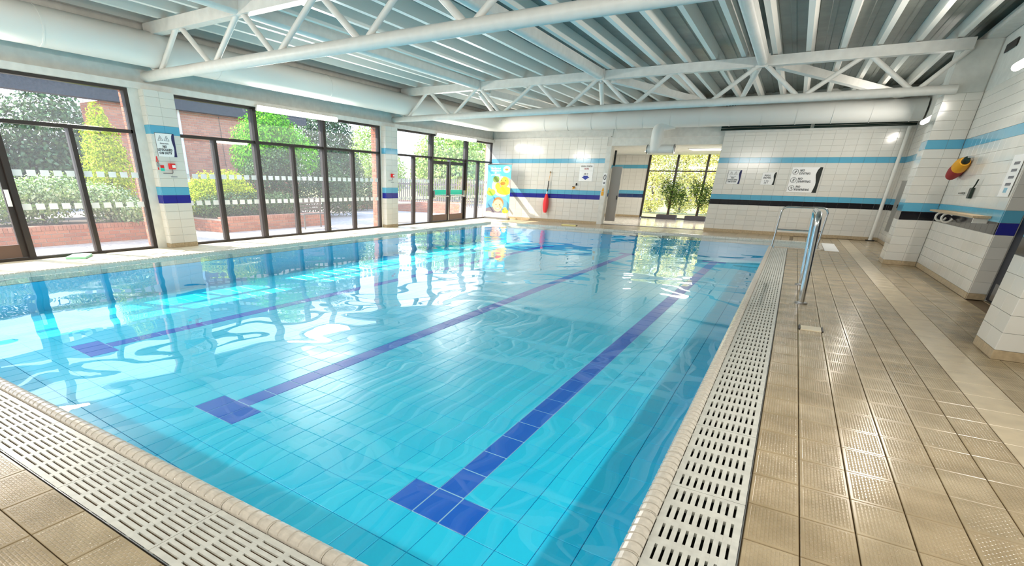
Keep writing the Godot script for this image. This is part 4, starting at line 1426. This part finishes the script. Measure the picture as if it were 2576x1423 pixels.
# ---------------------------------------------------------------- rails
func build_rails() -> void:
	var r := thing("handrail", "stainless steel double-post handrail standing on the beige deck", "handrail", Vector3(0.47, 0, -10.5))
	var pts := bend([Vector3(0, 0.0, 0.95), Vector3(-0.11, 1.27, 0.95), Vector3(-0.11, 1.27, -1.0), Vector3(0.01, 0.0, -1.0)], 0.16, 12)
	ptube(r, "rail_tube", pts, 0.042, M.steel, 14)
	for z in [0.95, -1.0]:
		ptube(r, "foot_flange", [Vector3(0.0, 0.0, z), Vector3(0.0, 0.018, z)], 0.085, M.steel_dull, 18)
	ptube(r, "mid_rail", [Vector3(-0.055, 0.64, 0.95), Vector3(-0.05, 0.64, -1.0)], 0.02, M.steel, 10)
	var f := thing("handrail", "stainless steel hooped handrail over the pool steps, with a middle bar", "handrail", Vector3(0.34, 0, -19.0))
	ptube(f, "rail_tube", bend([Vector3(0.56, 0.0, 0), Vector3(0.56, 1.12, 0), Vector3(-0.56, 1.12, 0), Vector3(-0.56, -0.60, 0)], 0.17), 0.026, M.steel, 12)
	ptube(f, "mid_rail", [Vector3(0.56, 0.49, 0), Vector3(-0.56, 0.49, 0)], 0.022, M.steel, 10)
	ptube(f, "foot_flange", [Vector3(0.56, 0, 0), Vector3(0.56, 0.015, 0)], 0.07, M.steel_dull, 16)
	var s := thing("white_pad", "pale slab beside the pool steps at the far end", "slab", Vector3(1.25, 0, -19.9))
	var g := Geo.new()
	g.slab(0.34, 2.6, 0.02, 0.006, Transform3D(Basis(Vector3(1, 0, 0), Vector3(0, 0, -1), Vector3(0, 1, 0)), Vector3.ZERO))
	part(s, "slab_top", g.mesh(), M.sign_white)
	pbox(s, "slab_rim", Vector3(-0.175, 0.0, -1.31), Vector3(0.175, 0.012, 1.31), M.coping)
	var h := thing("floor_plate", "small white cover plate let into the deck beside the grating", "plate", Vector3(0.565, 0, -7.78))
	var q := Geo.new()
	q.slab(0.22, 0.24, 0.012, 0.004, Transform3D(Basis(Vector3(1, 0, 0), Vector3(0, 0, -1), Vector3(0, 1, 0)), Vector3.ZERO))
	part(h, "cover", q.mesh(), M.deck_pale)
	for x in [-0.12, 0.12]:
		pbox(h, "edge_angle", Vector3(x - 0.008, 0.0, -0.125), Vector3(x + 0.008, 0.014, 0.125), M.black)

# ---------------------------------------------------------------- signs
func swoosh_plate(parent: Node3D, w: float, h: float, t: Transform3D, m: Material, mirrored := false) -> void:
	var pts := PackedVector2Array()
	var wide := [0.14, 0.13, 0.115, 0.10, 0.105, 0.125, 0.15, 0.17, 0.165, 0.145, 0.09]
	pts.append(Vector2(w / 2, h / 2))
	pts.append(Vector2(w / 2, -h / 2))
	for k in 11:
		pts.append(Vector2(w / 2 - w * wide[k] - (0.0 if k else 0.01), -h / 2 + h * k / 10.0))
	var g := Geo.new()
	g.plate(pts, 0.0065, 0.009, t)
	part(parent, "swoosh", g.mesh(), m)

func sign_board(called: String, label: String, w: float, h: float, t: Transform3D) -> Node3D:
	var o := thing(called, label, "sign", t.origin, "")
	o.basis = t.basis
	var g := Geo.new()
	g.slab(w, h, 0.006, 0.0015)
	return part(o, "board", g.mesh(), M.sign_white)

func hazard_triangle(o: Node3D, c: Vector2, s: float) -> void:
	var g := Geo.new()
	var v := [Vector2(-1, -0.75), Vector2(1, -0.75), Vector2(0, 0.95)]
	for k in 3:
		var a: Vector2 = c + v[k] * s
		var b: Vector2 = c + v[(k + 1) % 3] * s
		g.tube([Vector3(a.x, a.y, 0.008), Vector3(b.x, b.y, 0.008)], s * 0.07, 6)
	part(o, "hazard_triangle", g.mesh(), M.ink_grey)
	pbox(o, "hazard_mark", Vector3(c.x - s * 0.07, c.y - s * 0.45, 0.006), Vector3(c.x + s * 0.07, c.y + s * 0.35, 0.009), M.ink)

func ban_icon(o: Node3D, c: Vector2, r: float, lean: float) -> void:
	var g := Geo.new()
	var pts := []
	for k in 21:
		pts.append(Vector3(c.x + r * cos(TAU * k / 20.0), c.y + r * sin(TAU * k / 20.0), 0.008))
	g.tube(pts, r * 0.07, 6, false)
	part(o, "ban_ring", g.mesh(), M.ink)
	var f := Geo.new()
	f.ball(Vector3(c.x + r * 0.28 * sin(lean), c.y + r * 0.42, 0.007), Vector3(r * 0.14, r * 0.14, 0.003), 10, 6)
	f.tube([Vector3(c.x + r * 0.2 * sin(lean), c.y + r * 0.25, 0.008), Vector3(c.x - r * 0.15 * sin(lean), c.y - r * 0.2, 0.008)], r * 0.15, 6)
	f.tube([Vector3(c.x - r * 0.15 * sin(lean), c.y - r * 0.2, 0.008), Vector3(c.x - r * 0.5 * sin(lean), c.y - r * 0.6, 0.008)], r * 0.08, 6)
	f.tube([Vector3(c.x - r * 0.15 * sin(lean), c.y - r * 0.2, 0.008), Vector3(c.x + r * 0.25, c.y - r * 0.55, 0.008)], r * 0.08, 6)
	f.tube([Vector3(c.x + r * 0.15 * sin(lean), c.y + r * 0.15, 0.008), Vector3(c.x + r * 0.5, c.y + r * 0.1, 0.008)], r * 0.07, 6)
	part(o, "figure", f.mesh(), M.ink)

func lifeguard(label: String, t: Transform3D, w: float, h: float, sw: Material) -> void:
	var o := sign_board("lifeguard_sign", label, w, h, t)
	swoosh_plate(o, w, h, Transform3D.IDENTITY, sw)
	hazard_triangle(o, Vector2(-w * 0.25, h * 0.27), w * 0.13)
	hazard_triangle(o, Vector2(w * 0.08, h * 0.27), w * 0.13)
	lettering(o, "Please note", h * 0.055, at(-w * 0.08, h * 0.06, 0.008), M.ink_grey)
	lettering(o, "NO", h * 0.105, at(-w * 0.08, -h * 0.07, 0.008), M.ink)
	lettering(o, "LIFEGUARD", h * 0.105, at(-w * 0.09, -h * 0.21, 0.008), M.ink, 0.92)
	lettering(o, "ON DUTY", h * 0.105, at(-w * 0.08, -h * 0.35, 0.008), M.ink)
	for e in [[-w / 2, -w / 2 + 0.008, -h / 2, h / 2], [-w / 2, w / 2, h / 2 - 0.006, h / 2]]:
		pbox(o, "border", Vector3(e[0], e[2], 0.0055), Vector3(e[1], e[3], 0.0075), M.ink)

func build_signs() -> void:
	var fz := -23.897
	lifeguard("small lifeguard warning notice at the left of the dark-banded far wall", Transform3D(Basis.IDENTITY, Vector3(-2.11, 1.97, fz)), 0.45, 0.475, M.swoosh)
	var d := sign_board("depth_sign", "small white notice reading pool depth 1.1m, between two others", 0.44, 0.42, Transform3D(Basis.IDENTITY, Vector3(-0.97, 1.93, fz)))
	swoosh_plate(d, 0.44, 0.42, Transform3D.IDENTITY, M.swoosh_green)
	lettering(d, "POOL", 0.055, at(-0.05, 0.10, 0.008), M.ink)
	lettering(d, "DEPTH", 0.055, at(-0.05, 0.02, 0.008), M.ink)
	lettering(d, "1.1m", 0.045, at(-0.05, -0.08, 0.008), M.ink_grey)
	lettering(d, "3ft 7", 0.045, at(-0.05, -0.15, 0.008), M.ink_grey)
	var n := sign_board("rules_sign", "large white notice forbidding diving, jumping and running", 0.90, 0.825, Transform3D(Basis.IDENTITY, Vector3(0.145, 1.90, fz)))
	swoosh_plate(n, 0.90, 0.825, Transform3D.IDENTITY, M.swoosh_green)
	var words := ["DIVING", "JUMPING", "RUNNING"]
	for k in 3:
		var y := 0.26 - 0.265 * k
		ban_icon(n, Vector2(-0.33, y), 0.085, [0.9, 0.5, -0.6][k])
		lettering(n, "NO", 0.068, at(-0.135, y + 0.045, 0.008), M.ink)
		lettering(n, words[k], 0.068, at([-0.04, -0.005, -0.005][k], y - 0.05, 0.008), M.ink)
	# left half of the end wall
	var p := sign_board("depth_sign", "white pool depth notice with a blue arrow pointing down", 0.60, 0.68, Transform3D(Basis.IDENTITY, Vector3(-7.88, 2.07, -23.997)))
	lettering(p, "POOL DEPTH", 0.062, at(0.0, 0.25, 0.008), M.ink, 0.95)
	lettering(p, "HERE", 0.062, at(0.0, 0.155, 0.008), M.sign_red)
	pbox(p, "rule", Vector3(-0.3, 0.068, 0.005), Vector3(0.3, 0.073, 0.0068), M.ink_grey)
	lettering(p, "3ft 7", 0.062, at(0.0, -0.055, 0.008), M.ink)
	var ar := Geo.new()
	ar.plate(PackedVector2Array([Vector2(-0.10, -0.115), Vector2(0.10, -0.115), Vector2(0.10, -0.165), Vector2(0.175, -0.175), Vector2(0.0, -0.285), Vector2(-0.175, -0.175), Vector2(-0.10, -0.165)]), 0.006, 0.009)
	part(p, "arrow", ar.mesh(), M.arrow)
	# door post notices
	var i := thing("push_sign", "narrow notice with a black ring on the door post", "sign", Vector3(-7.02, 1.80, -23.955))
	pbox(i, "board", Vector3(-0.07, -0.22, 0.0), Vector3(0.07, 0.26, 0.005), M.sign_white)
	var rg := Geo.new()
	var pts := []
	for k in 17: pts.append(Vector3(0.045 * cos(TAU * k / 16), 0.10 + 0.095 * sin(TAU * k / 16), 0.007))
	rg.tube(pts, 0.013, 6, false)
	part(i, "ring_mark", rg.mesh(), M.ink)
	pbox(i, "label_patch", Vector3(-0.035, -0.17, 0.005), Vector3(0.035, -0.08, 0.007), M.ink_grey)
	var y := thing("yellow_sign", "small yellow warning notice low on the door post", "sign", Vector3(-7.03, 1.33, -23.955))
	pbox(y, "board", Vector3(-0.05, -0.16, 0.0), Vector3(0.05, 0.0, 0.004), M.amber)
	var tr := Geo.new()
	tr.plate(PackedVector2Array([Vector2(-0.05, 0.02), Vector2(0.05, 0.02), Vector2(0.01, 0.16), Vector2(-0.01, 0.16)]), 0.0, 0.004)
	part(y, "warning_triangle", tr.mesh(), M.amber)
	# column notice and call points; the column looks towards +x
	var b := Basis(Vector3(0, 0, -1), Vector3(0, 1, 0), Vector3(1, 0, 0))
	lifeguard("large lifeguard warning notice on the tiled column", Transform3D(b, Vector3(-12.366, 2.24, -7.50)), 0.46, 0.48, M.swoosh)
	for e in [[-7.55, 1.80, "red break-glass call point on the tiled column under the lifeguard notice"], [-15.95, 1.76, "red break-glass call point on the tiled column by the double doors"]]:
		var c := thing("call_point", e[2], "call point", Vector3(-12.366, e[1], e[0]))
		c.basis = b
		var g := Geo.new()
		g.slab(0.15, 0.12, 0.06, 0.012)
		part(c, "housing", g.mesh(), M.red)
		pbox(c, "glass_label", Vector3(-0.02, -0.03, 0.06), Vector3(0.06, 0.03, 0.064), M.sign_white)
		ptube(c, "cable", bend([Vector3(0.0, -0.06, 0.02), Vector3(0.0, -0.15, 0.02), Vector3(-0.24, -0.15, 0.02)], 0.04), 0.008, M.ink_grey, 6)
		pbox(c, "label_strip", Vector3(-0.06, -0.23, 0.0), Vector3(0.10, -0.215, 0.004), M.ink_grey)
	var s := thing("safety_sticker", "small red and green sticker beside the call point on the column", "sticker", Vector3(-12.366, 1.76, -7.32))
	s.basis = b
	pbox(s, "upper_half", Vector3(-0.045, 0.0, 0.0), Vector3(0.045, 0.06, 0.003), M.red)
	pbox(s, "lower_half", Vector3(-0.045, -0.06, 0.0), Vector3(0.045, 0.0, 0.003), M.turquoise)
	var ke := thing("hanging_key", "red and grey key tag hanging at the edge of the tiled column", "key tag", Vector3(-12.366, 1.88, -7.22))
	ke.basis = b
	ptube(ke, "loop", bend([Vector3(-0.025, 0.0, 0.01), Vector3(0.0, 0.12, 0.01), Vector3(0.025, 0.0, 0.01)], 0.01), 0.007, M.red, 6)
	var kg := Geo.new()
	kg.ball(Vector3(0, -0.05, 0.015), Vector3(0.035, 0.055, 0.012), 10, 8)
	part(ke, "fob", kg.mesh(), M.steel_dull)
	pbox(ke, "tag", Vector3(-0.012, -0.16, 0.005), Vector3(0.012, -0.11, 0.012), M.red)

# ---------------------------------------------------------------- roller banner, its print computed
func in_oval(x: float, y: float, cx: float, cy: float, rx: float, ry: float) -> bool:
	var a := (x - cx) / rx
	var b := (y - cy) / ry
	return a * a + b * b < 1.0

func banner_print() -> ImageTexture:
	var w := 200
	var h := 352
	var im := Image.create(w, h, false, Image.FORMAT_RGB8)
	for py in h:
		for px in w:
			var x := float(px) / w
			var y := float(py) / h
			var c := Color(0.40, 0.80, 0.90)
			# oval photograph of a toy duck by the water
			if in_oval(x, y, 0.66, 0.40, 0.45, 0.19): c = Color(0.76, 0.68, 0.64)
			if in_oval(x, y, 0.38, 0.27, 0.14, 0.06): c = Color(0.45, 0.55, 0.25)
			if in_oval(x, y, 0.76, 0.48, 0.33, 0.075): c = Color(0.95, 0.80, 0.18)
			if in_oval(x, y, 0.46, 0.40, 0.10, 0.065): c = Color(0.95, 0.80, 0.18)
			if in_oval(x, y, 0.74, 0.325, 0.18, 0.10): c = Color(0.98, 0.86, 0.25)
			if in_oval(x, y, 0.68, 0.345, 0.105, 0.032): c = Color(0.93, 0.42, 0.12)
			if in_oval(x, y, 0.62, 0.295, 0.018, 0.012) or in_oval(x, y, 0.78, 0.295, 0.018, 0.012): c = Color(0.15, 0.13, 0.10)
			# small green badge
			if in_oval(x, y, 0.19, 0.52, 0.19, 0.065): c = Color(0.60, 0.78, 0.25)
			if in_oval(x, y, 0.10, 0.46, 0.07, 0.03): c = Color(0.93, 0.80, 0.30)
			# round emblem
			if in_oval(x, y, 0.80, 0.09, 0.15, 0.062): c = Color(0.97, 0.97, 0.95)
			if in_oval(x, y, 0.80, 0.09, 0.07, 0.018): c = Color(0.92, 0.62, 0.25)
			if y > 0.60:
				# arch with a smiling child lying on the pool edge
				if in_oval(x, y, 0.5, 0.80, 0.52, 0.20): c = Color(0.35, 0.58, 0.70)
				if in_oval(x, y, 0.30, 0.90, 0.42, 0.10): c = Color(0.45, 0.42, 0.46)
				if in_oval(x, y, 0.53, 0.72, 0.235, 0.115): c = Color(0.62, 0.44, 0.26)
				if in_oval(x, y, 0.52, 0.765, 0.215, 0.115): c = Color(0.95, 0.72, 0.55)
				if in_oval(x, y, 0.30, 0.76, 0.04, 0.03): c = Color(0.92, 0.68, 0.52)
				if in_oval(x, y, 0.44, 0.745, 0.035, 0.006) or in_oval(x, y, 0.60, 0.745, 0.035, 0.006): c = Color(0.35, 0.22, 0.15)
				if in_oval(x, y, 0.51, 0.785, 0.03, 0.012): c = Color(0.88, 0.60, 0.45)
				if in_oval(x, y, 0.52, 0.822, 0.10, 0.017): c = Color(0.80, 0.42, 0.36)
				if in_oval(x, y, 0.52, 0.820, 0.080, 0.010): c = Color(0.98, 0.95, 0.92)
				if in_oval(x, y, 0.13, 0.90, 0.13, 0.02): c = Color(0.95, 0.75, 0.60)
				if in_oval(x, y, 0.85, 0.87, 0.14, 0.045): c = Color(0.96, 0.82, 0.25)
				if in_oval(x, y, 0.83, 0.825, 0.08, 0.032): c = Color(0.98, 0.86, 0.30)
				if in_oval(x, y, 0.78, 0.835, 0.035, 0.010): c = Color(0.93, 0.50, 0.15)
				if y > 0.905: c = Color(0.87, 0.80, 0.77)
			im.set_pixel(px, py, c)
	return ImageTexture.create_from_image(im)

func build_banner() -> void:
	var o := thing("roller_banner", "blue upright advertising banner with a yellow toy duck and smiling child", "banner", Vector3(-11.75, 0, -23.3))
	o.rotation.y = -0.12
	var w := 1.30
	var h := 2.30
	var g := Geo.new()
	g.mapped = true
	g.quad(Vector3(-w / 2, 0.07, 0.012), Vector3(w / 2, 0.07, 0.012), Vector3(w / 2, 0.07 + h, 0.012), Vector3(-w / 2, 0.07 + h, 0.012), Vector3(0, 0, 1))
	for p in g.v: g.uv.append(Vector2(p.x / w + 0.5, 1.0 - (p.y - 0.07) / h))
	var m := mat(Color(1, 1, 1), 0.45)
	m.albedo_texture = banner_print()
	part(o, "printed_sheet", g.mesh(), m)
	pbox(o, "sheet_back", Vector3(-w / 2, 0.07, 0.0), Vector3(w / 2, 0.07 + h, 0.011), M.sign_white)
	pbox(o, "top_rail", Vector3(-w / 2 - 0.01, 0.06 + h, -0.01), Vector3(w / 2 + 0.01, 0.10 + h, 0.025), M.steel_dull)
	pbox(o, "base_case", Vector3(-w / 2 - 0.03, 0.0, -0.10), Vector3(w / 2 + 0.03, 0.085, 0.08), M.steel_dull)
	ptube(o, "support_pole", [Vector3(0, 0.08, -0.04), Vector3(0, h, -0.02)], 0.012, M.steel_dull, 8)
	var lines := ["The Perfect", "introduction", "to", "Swimming"]
	for k in 4:
		lettering(o, lines[k], 0.078, at(-0.20, 2.20 - 0.088 * k, 0.013), M.sign_white, 0.9)

# ---------------------------------------------------------------- small things on walls and deck
func build_small() -> void:
	# torpedo buoy
	var b := thing("rescue_buoy", "red torpedo rescue buoy hanging on the end wall by a rope", "buoy", Vector3(-9.55, 0, -23.86))
	var pts := []
	var rad := []
	for k in 15:
		var v := k / 14.0
		pts.append(Vector3(0.0, 0.37 + 0.80 * v, 0))
		rad.append(0.012 + 0.128 * pow(sin(PI * clampf(0.06 + 0.9 * v, 0, 1)), 0.62) * (1.0 - 0.18 * v))
	ptube(b, "float", pts, rad, M.buoy, 18)
	ptube(b, "rope", [Vector3(0, 1.15, 0), Vector3(0.015, 1.30, -0.02), Vector3(0.02, 1.72, -0.05)], 0.022, M.black, 8)
	ptube(b, "cord", [Vector3(0.02, 1.72, -0.05), Vector3(0.045, 2.05, -0.08)], 0.008, M.amber, 6)
	ptube(b, "tail", [Vector3(0.0, 1.12, 0.0), Vector3(0.01, 1.28, 0.0)], 0.03, M.pole_white, 8)
	var hook := Geo.new()
	hook.ball(Vector3(0.045, 2.08, -0.07), Vector3(0.035, 0.035, 0.05), 10, 8)
	part(b, "hook_knob", hook.mesh(), M.wood)
	# tap and black peg
	var t := thing("hose_tap", "small brass hose tap on the end wall under the depth notice", "tap", Vector3(-8.35, 1.47, -23.99))
	ptube(t, "spout", bend([Vector3(0, 0, 0), Vector3(0, 0, 0.12), Vector3(0, -0.07, 0.12)], 0.04), 0.022, M.amber, 8)
	ptube(t, "tap_handle", [Vector3(-0.05, 0.03, 0.08), Vector3(0.05, 0.03, 0.08)], 0.014, M.bark, 8)
	ptube(t, "back_plate", [Vector3(0.0, 0, 0.0), Vector3(0, 0, 0.012)], 0.05, M.amber, 12)
	var pg := thing("black_peg", "black rubber peg on the end wall above the brass tap", "peg", Vector3(-8.25, 1.60, -23.99))
	ptube(pg, "peg_body", [Vector3(0, -0.05, 0.03), Vector3(0, 0.05, 0.03)], 0.024, M.black, 10)
	pbox(pg, "bracket", Vector3(-0.02, -0.03, 0.0), Vector3(0.02, 0.03, 0.03), M.black)
	# reaching poles along the top of the far wall
	for k in 4:
		var y := 3.645 if k < 2 else 3.565
		var x0 := -2.9 if k % 2 == 0 else -0.02
		var x1 := -0.12 if k % 2 == 0 else 2.7
		var said: String = ["upper dark green pole along the far wall, left length", "upper dark green pole along the far wall, right length", "lower dark green pole along the far wall, left length", "lower dark green pole along the far wall, right length"][k]
		var p := thing("reaching_pole", said, "pole", Vector3((x0 + x1) / 2, y, -23.80), "dark green poles on the far wall")
		var h := (x1 - x0) / 2
		ptube(p, "pole_tube", [Vector3(-h, 0, 0), Vector3(h, 0, 0)], 0.036, M.dark_green, 12)
		pbox(p, "wall_clip", Vector3(-0.02, -0.034, -0.085), Vector3(0.02, 0.034, -0.02), M.white)
		pbox(p, "wall_clip", Vector3((h - 0.05) if k % 2 == 0 else (-h + 0.01), -0.034, -0.085), Vector3((h - 0.01) if k % 2 == 0 else (-h + 0.05), 0.034, -0.02), M.white)
	# right wall
	var rx := 2.745
	var rb := thing("throw_bag", "red throw bag with an amber collar hanging on the right wall", "throw bag", Vector3(rx, 2.05, -15.35))
	ptube(rb, "bag", [Vector3(-0.10, -0.13, -0.40), Vector3(-0.10, -0.12, -0.36), Vector3(-0.11, -0.06, -0.12), Vector3(-0.11, 0.02, 0.12)], [0.05, 0.10, 0.125, 0.125], M.red_dull, 16)
	ptube(rb, "collar", [Vector3(-0.11, 0.02, 0.12), Vector3(-0.11, 0.07, 0.26), Vector3(-0.10, 0.11, 0.36)], [0.128, 0.125, 0.085], M.amber, 16)
	ptube(rb, "neck", [Vector3(-0.10, 0.11, 0.36), Vector3(-0.10, 0.16, 0.42)], [0.07, 0.05], M.dark_green, 12)
	ptube(rb, "hook", [Vector3(0.0, 0.18, 0.40), Vector3(-0.10, 0.18, 0.40)], 0.014, M.steel, 8)
	var sq := thing("wall_squeegee", "dark green bottle-shaped tool on the right wall above the pale shelf", "tool", Vector3(rx, 1.60, -14.0))
	pbox(sq, "body", Vector3(-0.05, -0.10, -0.09), Vector3(-0.005, 0.08, 0.06), M.dark_green)
	ptube(sq, "neck", [Vector3(-0.03, 0.08, 0.04), Vector3(-0.03, 0.14, 0.12), Vector3(-0.03, 0.22, 0.17)], 0.012, M.dark_green, 8)
	var hk := thing("wall_hook", "small grey hook on the right wall left of the green tool", "hook", Vector3(rx, 1.585, -14.7))
	pbox(hk, "hook_plate", Vector3(-0.012, -0.02, -0.13), Vector3(-0.002, 0.02, 0.13), M.grey_panel)
	ptube(hk, "hook_pin", [Vector3(-0.01, 0, 0), Vector3(-0.07, 0, 0)], 0.012, M.grey_panel, 8)
	var sh := thing("wall_shelf", "narrow pale wooden shelf on curled brackets on the right wall", "shelf", Vector3(rx, 1.22, -14.0))
	pbox(sh, "board", Vector3(-0.22, 0.0, -1.75), Vector3(0.0, 0.035, 1.75), M.wood)
	for z in [-1.1, -0.55]:
		var ring := []
		for k in 13: ring.append(Vector3(-0.11 + 0.085 * cos(TAU * k / 14.0 + 0.7), -0.085 + 0.08 * sin(TAU * k / 14.0 + 0.7), z))
		ptube(sh, "curled_bracket", ring, 0.02, M.pole_white, 8)
	pbox(sh, "end_bracket", Vector3(-0.18, -0.08, 1.60), Vector3(-0.005, 0.0, 1.64), M.pole_white)
	var po := thing("wall_notice", "tall white paper notice on the right wall beside the dark doorway", "notice", Vector3(rx - 0.004, 1.85, -12.12))
	pbox(po, "sheet", Vector3(-0.004, -0.30, -0.30), Vector3(-0.001, 0.30, 0.24), M.sign_white)
	for k in 4:
		pbox(po, "print_line", Vector3(-0.006, 0.16 - 0.10 * k, -0.14), Vector3(-0.004, 0.20 - 0.10 * k, 0.12), M.ink_grey)
	pbox(po, "print_patch", Vector3(-0.006, -0.24, -0.10), Vector3(-0.004, -0.17, 0.06), M.band_light)
	var lk := thing("grey_locker", "tall grey metal panel on the right wall near the far corner", "cabinet", Vector3(rx, 0.43, -21.85))
	var lg := Geo.new()
	lg.slab(1.0, 1.46, 0.07, 0.01, Transform3D(Basis(Vector3(0, 0, 1), Vector3(0, 1, 0), Vector3(-1, 0, 0)), Vector3(0, 0.73, 0)))
	part(lk, "door_panel", lg.mesh(), M.grey_panel)
	pbox(lk, "latch", Vector3(-0.09, 0.70, 0.40), Vector3(-0.07, 0.80, 0.43), M.black)
	var vp := thing("white_pipe", "white vertical pipe in the far right corner", "pipe", Vector3(2.55, 0, -23.75))
	ptube(vp, "pipe_run", [Vector3(0, 0.0, 0), Vector3(0, 3.5, 0)], 0.055, M.pole_white, 14)
	for y in [0.9, 2.2]:
		ptube(vp, "pipe_clip", [Vector3(0, y, 0), Vector3(0, y + 0.04, 0)], 0.064, M.pole_white, 14)
	pbox(vp, "pipe_boot", Vector3(-0.12, 0.0, -0.1), Vector3(0.12, 0.03, 0.1), M.black)
	# left on the window side
	var kb := thing("kickboard", "pale green foam kickboard lying on the sunlit window-side deck", "kickboard", Vector3(-12.28, 0, -5.1))
	var kg := Geo.new()
	var out := PackedVector2Array()
	for k in 13:
		var a := PI * k / 12.0
		out.append(Vector2(0.18 * cos(a), 0.18 + 0.14 * sin(a)))
	out.append(Vector2(-0.18, -0.30))
	out.append(Vector2(0.18, -0.30))
	kg.plate(out, 0.002, 0.042, Transform3D(Basis(Vector3(0.62, 0, -0.78), Vector3(-0.78, 0, -0.62), Vector3(0, 1, 0)), Vector3.ZERO))
	part(kb, "foam_board", kg.mesh(), M.kickboard)
	var yk := thing("pool_float", "small pale yellow float lying on the far deck edge", "float", Vector3(-7.7, 0, -22.1))
	var yg := Geo.new()
	yg.slab(0.62, 0.2, 0.035, 0.01, Transform3D(Basis(Vector3(1, 0, 0), Vector3(0, 0, -1), Vector3(0, 1, 0)), Vector3(0, 0.001, 0)))
	part(yk, "foam_block", yg.mesh(), M.amber_pale)
	pbox(yk, "end_plug", Vector3(0.31, 0.005, -0.05), Vector3(0.35, 0.03, 0.05), M.black)
	# planters with leafy plants in the bay window
	var green := [Color(0.30, 0.42, 0.20), Color(0.22, 0.34, 0.16), Color(0.42, 0.52, 0.26), Color(0.50, 0.58, 0.34)]
	for q in [[-5.45, "dark trough planter with a leafy plant, left of the two in the bay window"], [-4.05, "dark trough planter with a leafy plant, right of the two in the bay window"]]:
		var pl := plant("potted_plant", q[1], "plant", Vector3(q[0], 0.0, -30.75), [[Vector3(0.05, 1.35, 0.0), Vector3(0.34, 0.55, 0.3)], [Vector3(-0.3, 1.55, 0), Vector3(0.28, 0.42, 0.26)], [Vector3(0.4, 1.30, 0), Vector3(0.32, 0.46, 0.28)], [Vector3(0.15, 0.85, 0.0), Vector3(0.36, 0.34, 0.28)], [Vector3(0.65, 1.0, 0), Vector3(0.25, 0.35, 0.22)]], 2000, 0.07, green, 170 + int(q[0] * 10), "plants in the bay window", 0.035)
		var g := Geo.new()
		g.slab(0.98, 0.36, 0.22, 0.012, Transform3D(Basis(Vector3(1, 0, 0), Vector3(0, 0, -1), Vector3(0, 1, 0)), Vector3(0, 0.0, 0)))
		part(pl, "trough", g.mesh(), M.planter)
		pbox(pl, "soil", Vector3(-0.44, 0.22, -0.15), Vector3(0.44, 0.226, 0.15), M.soil)
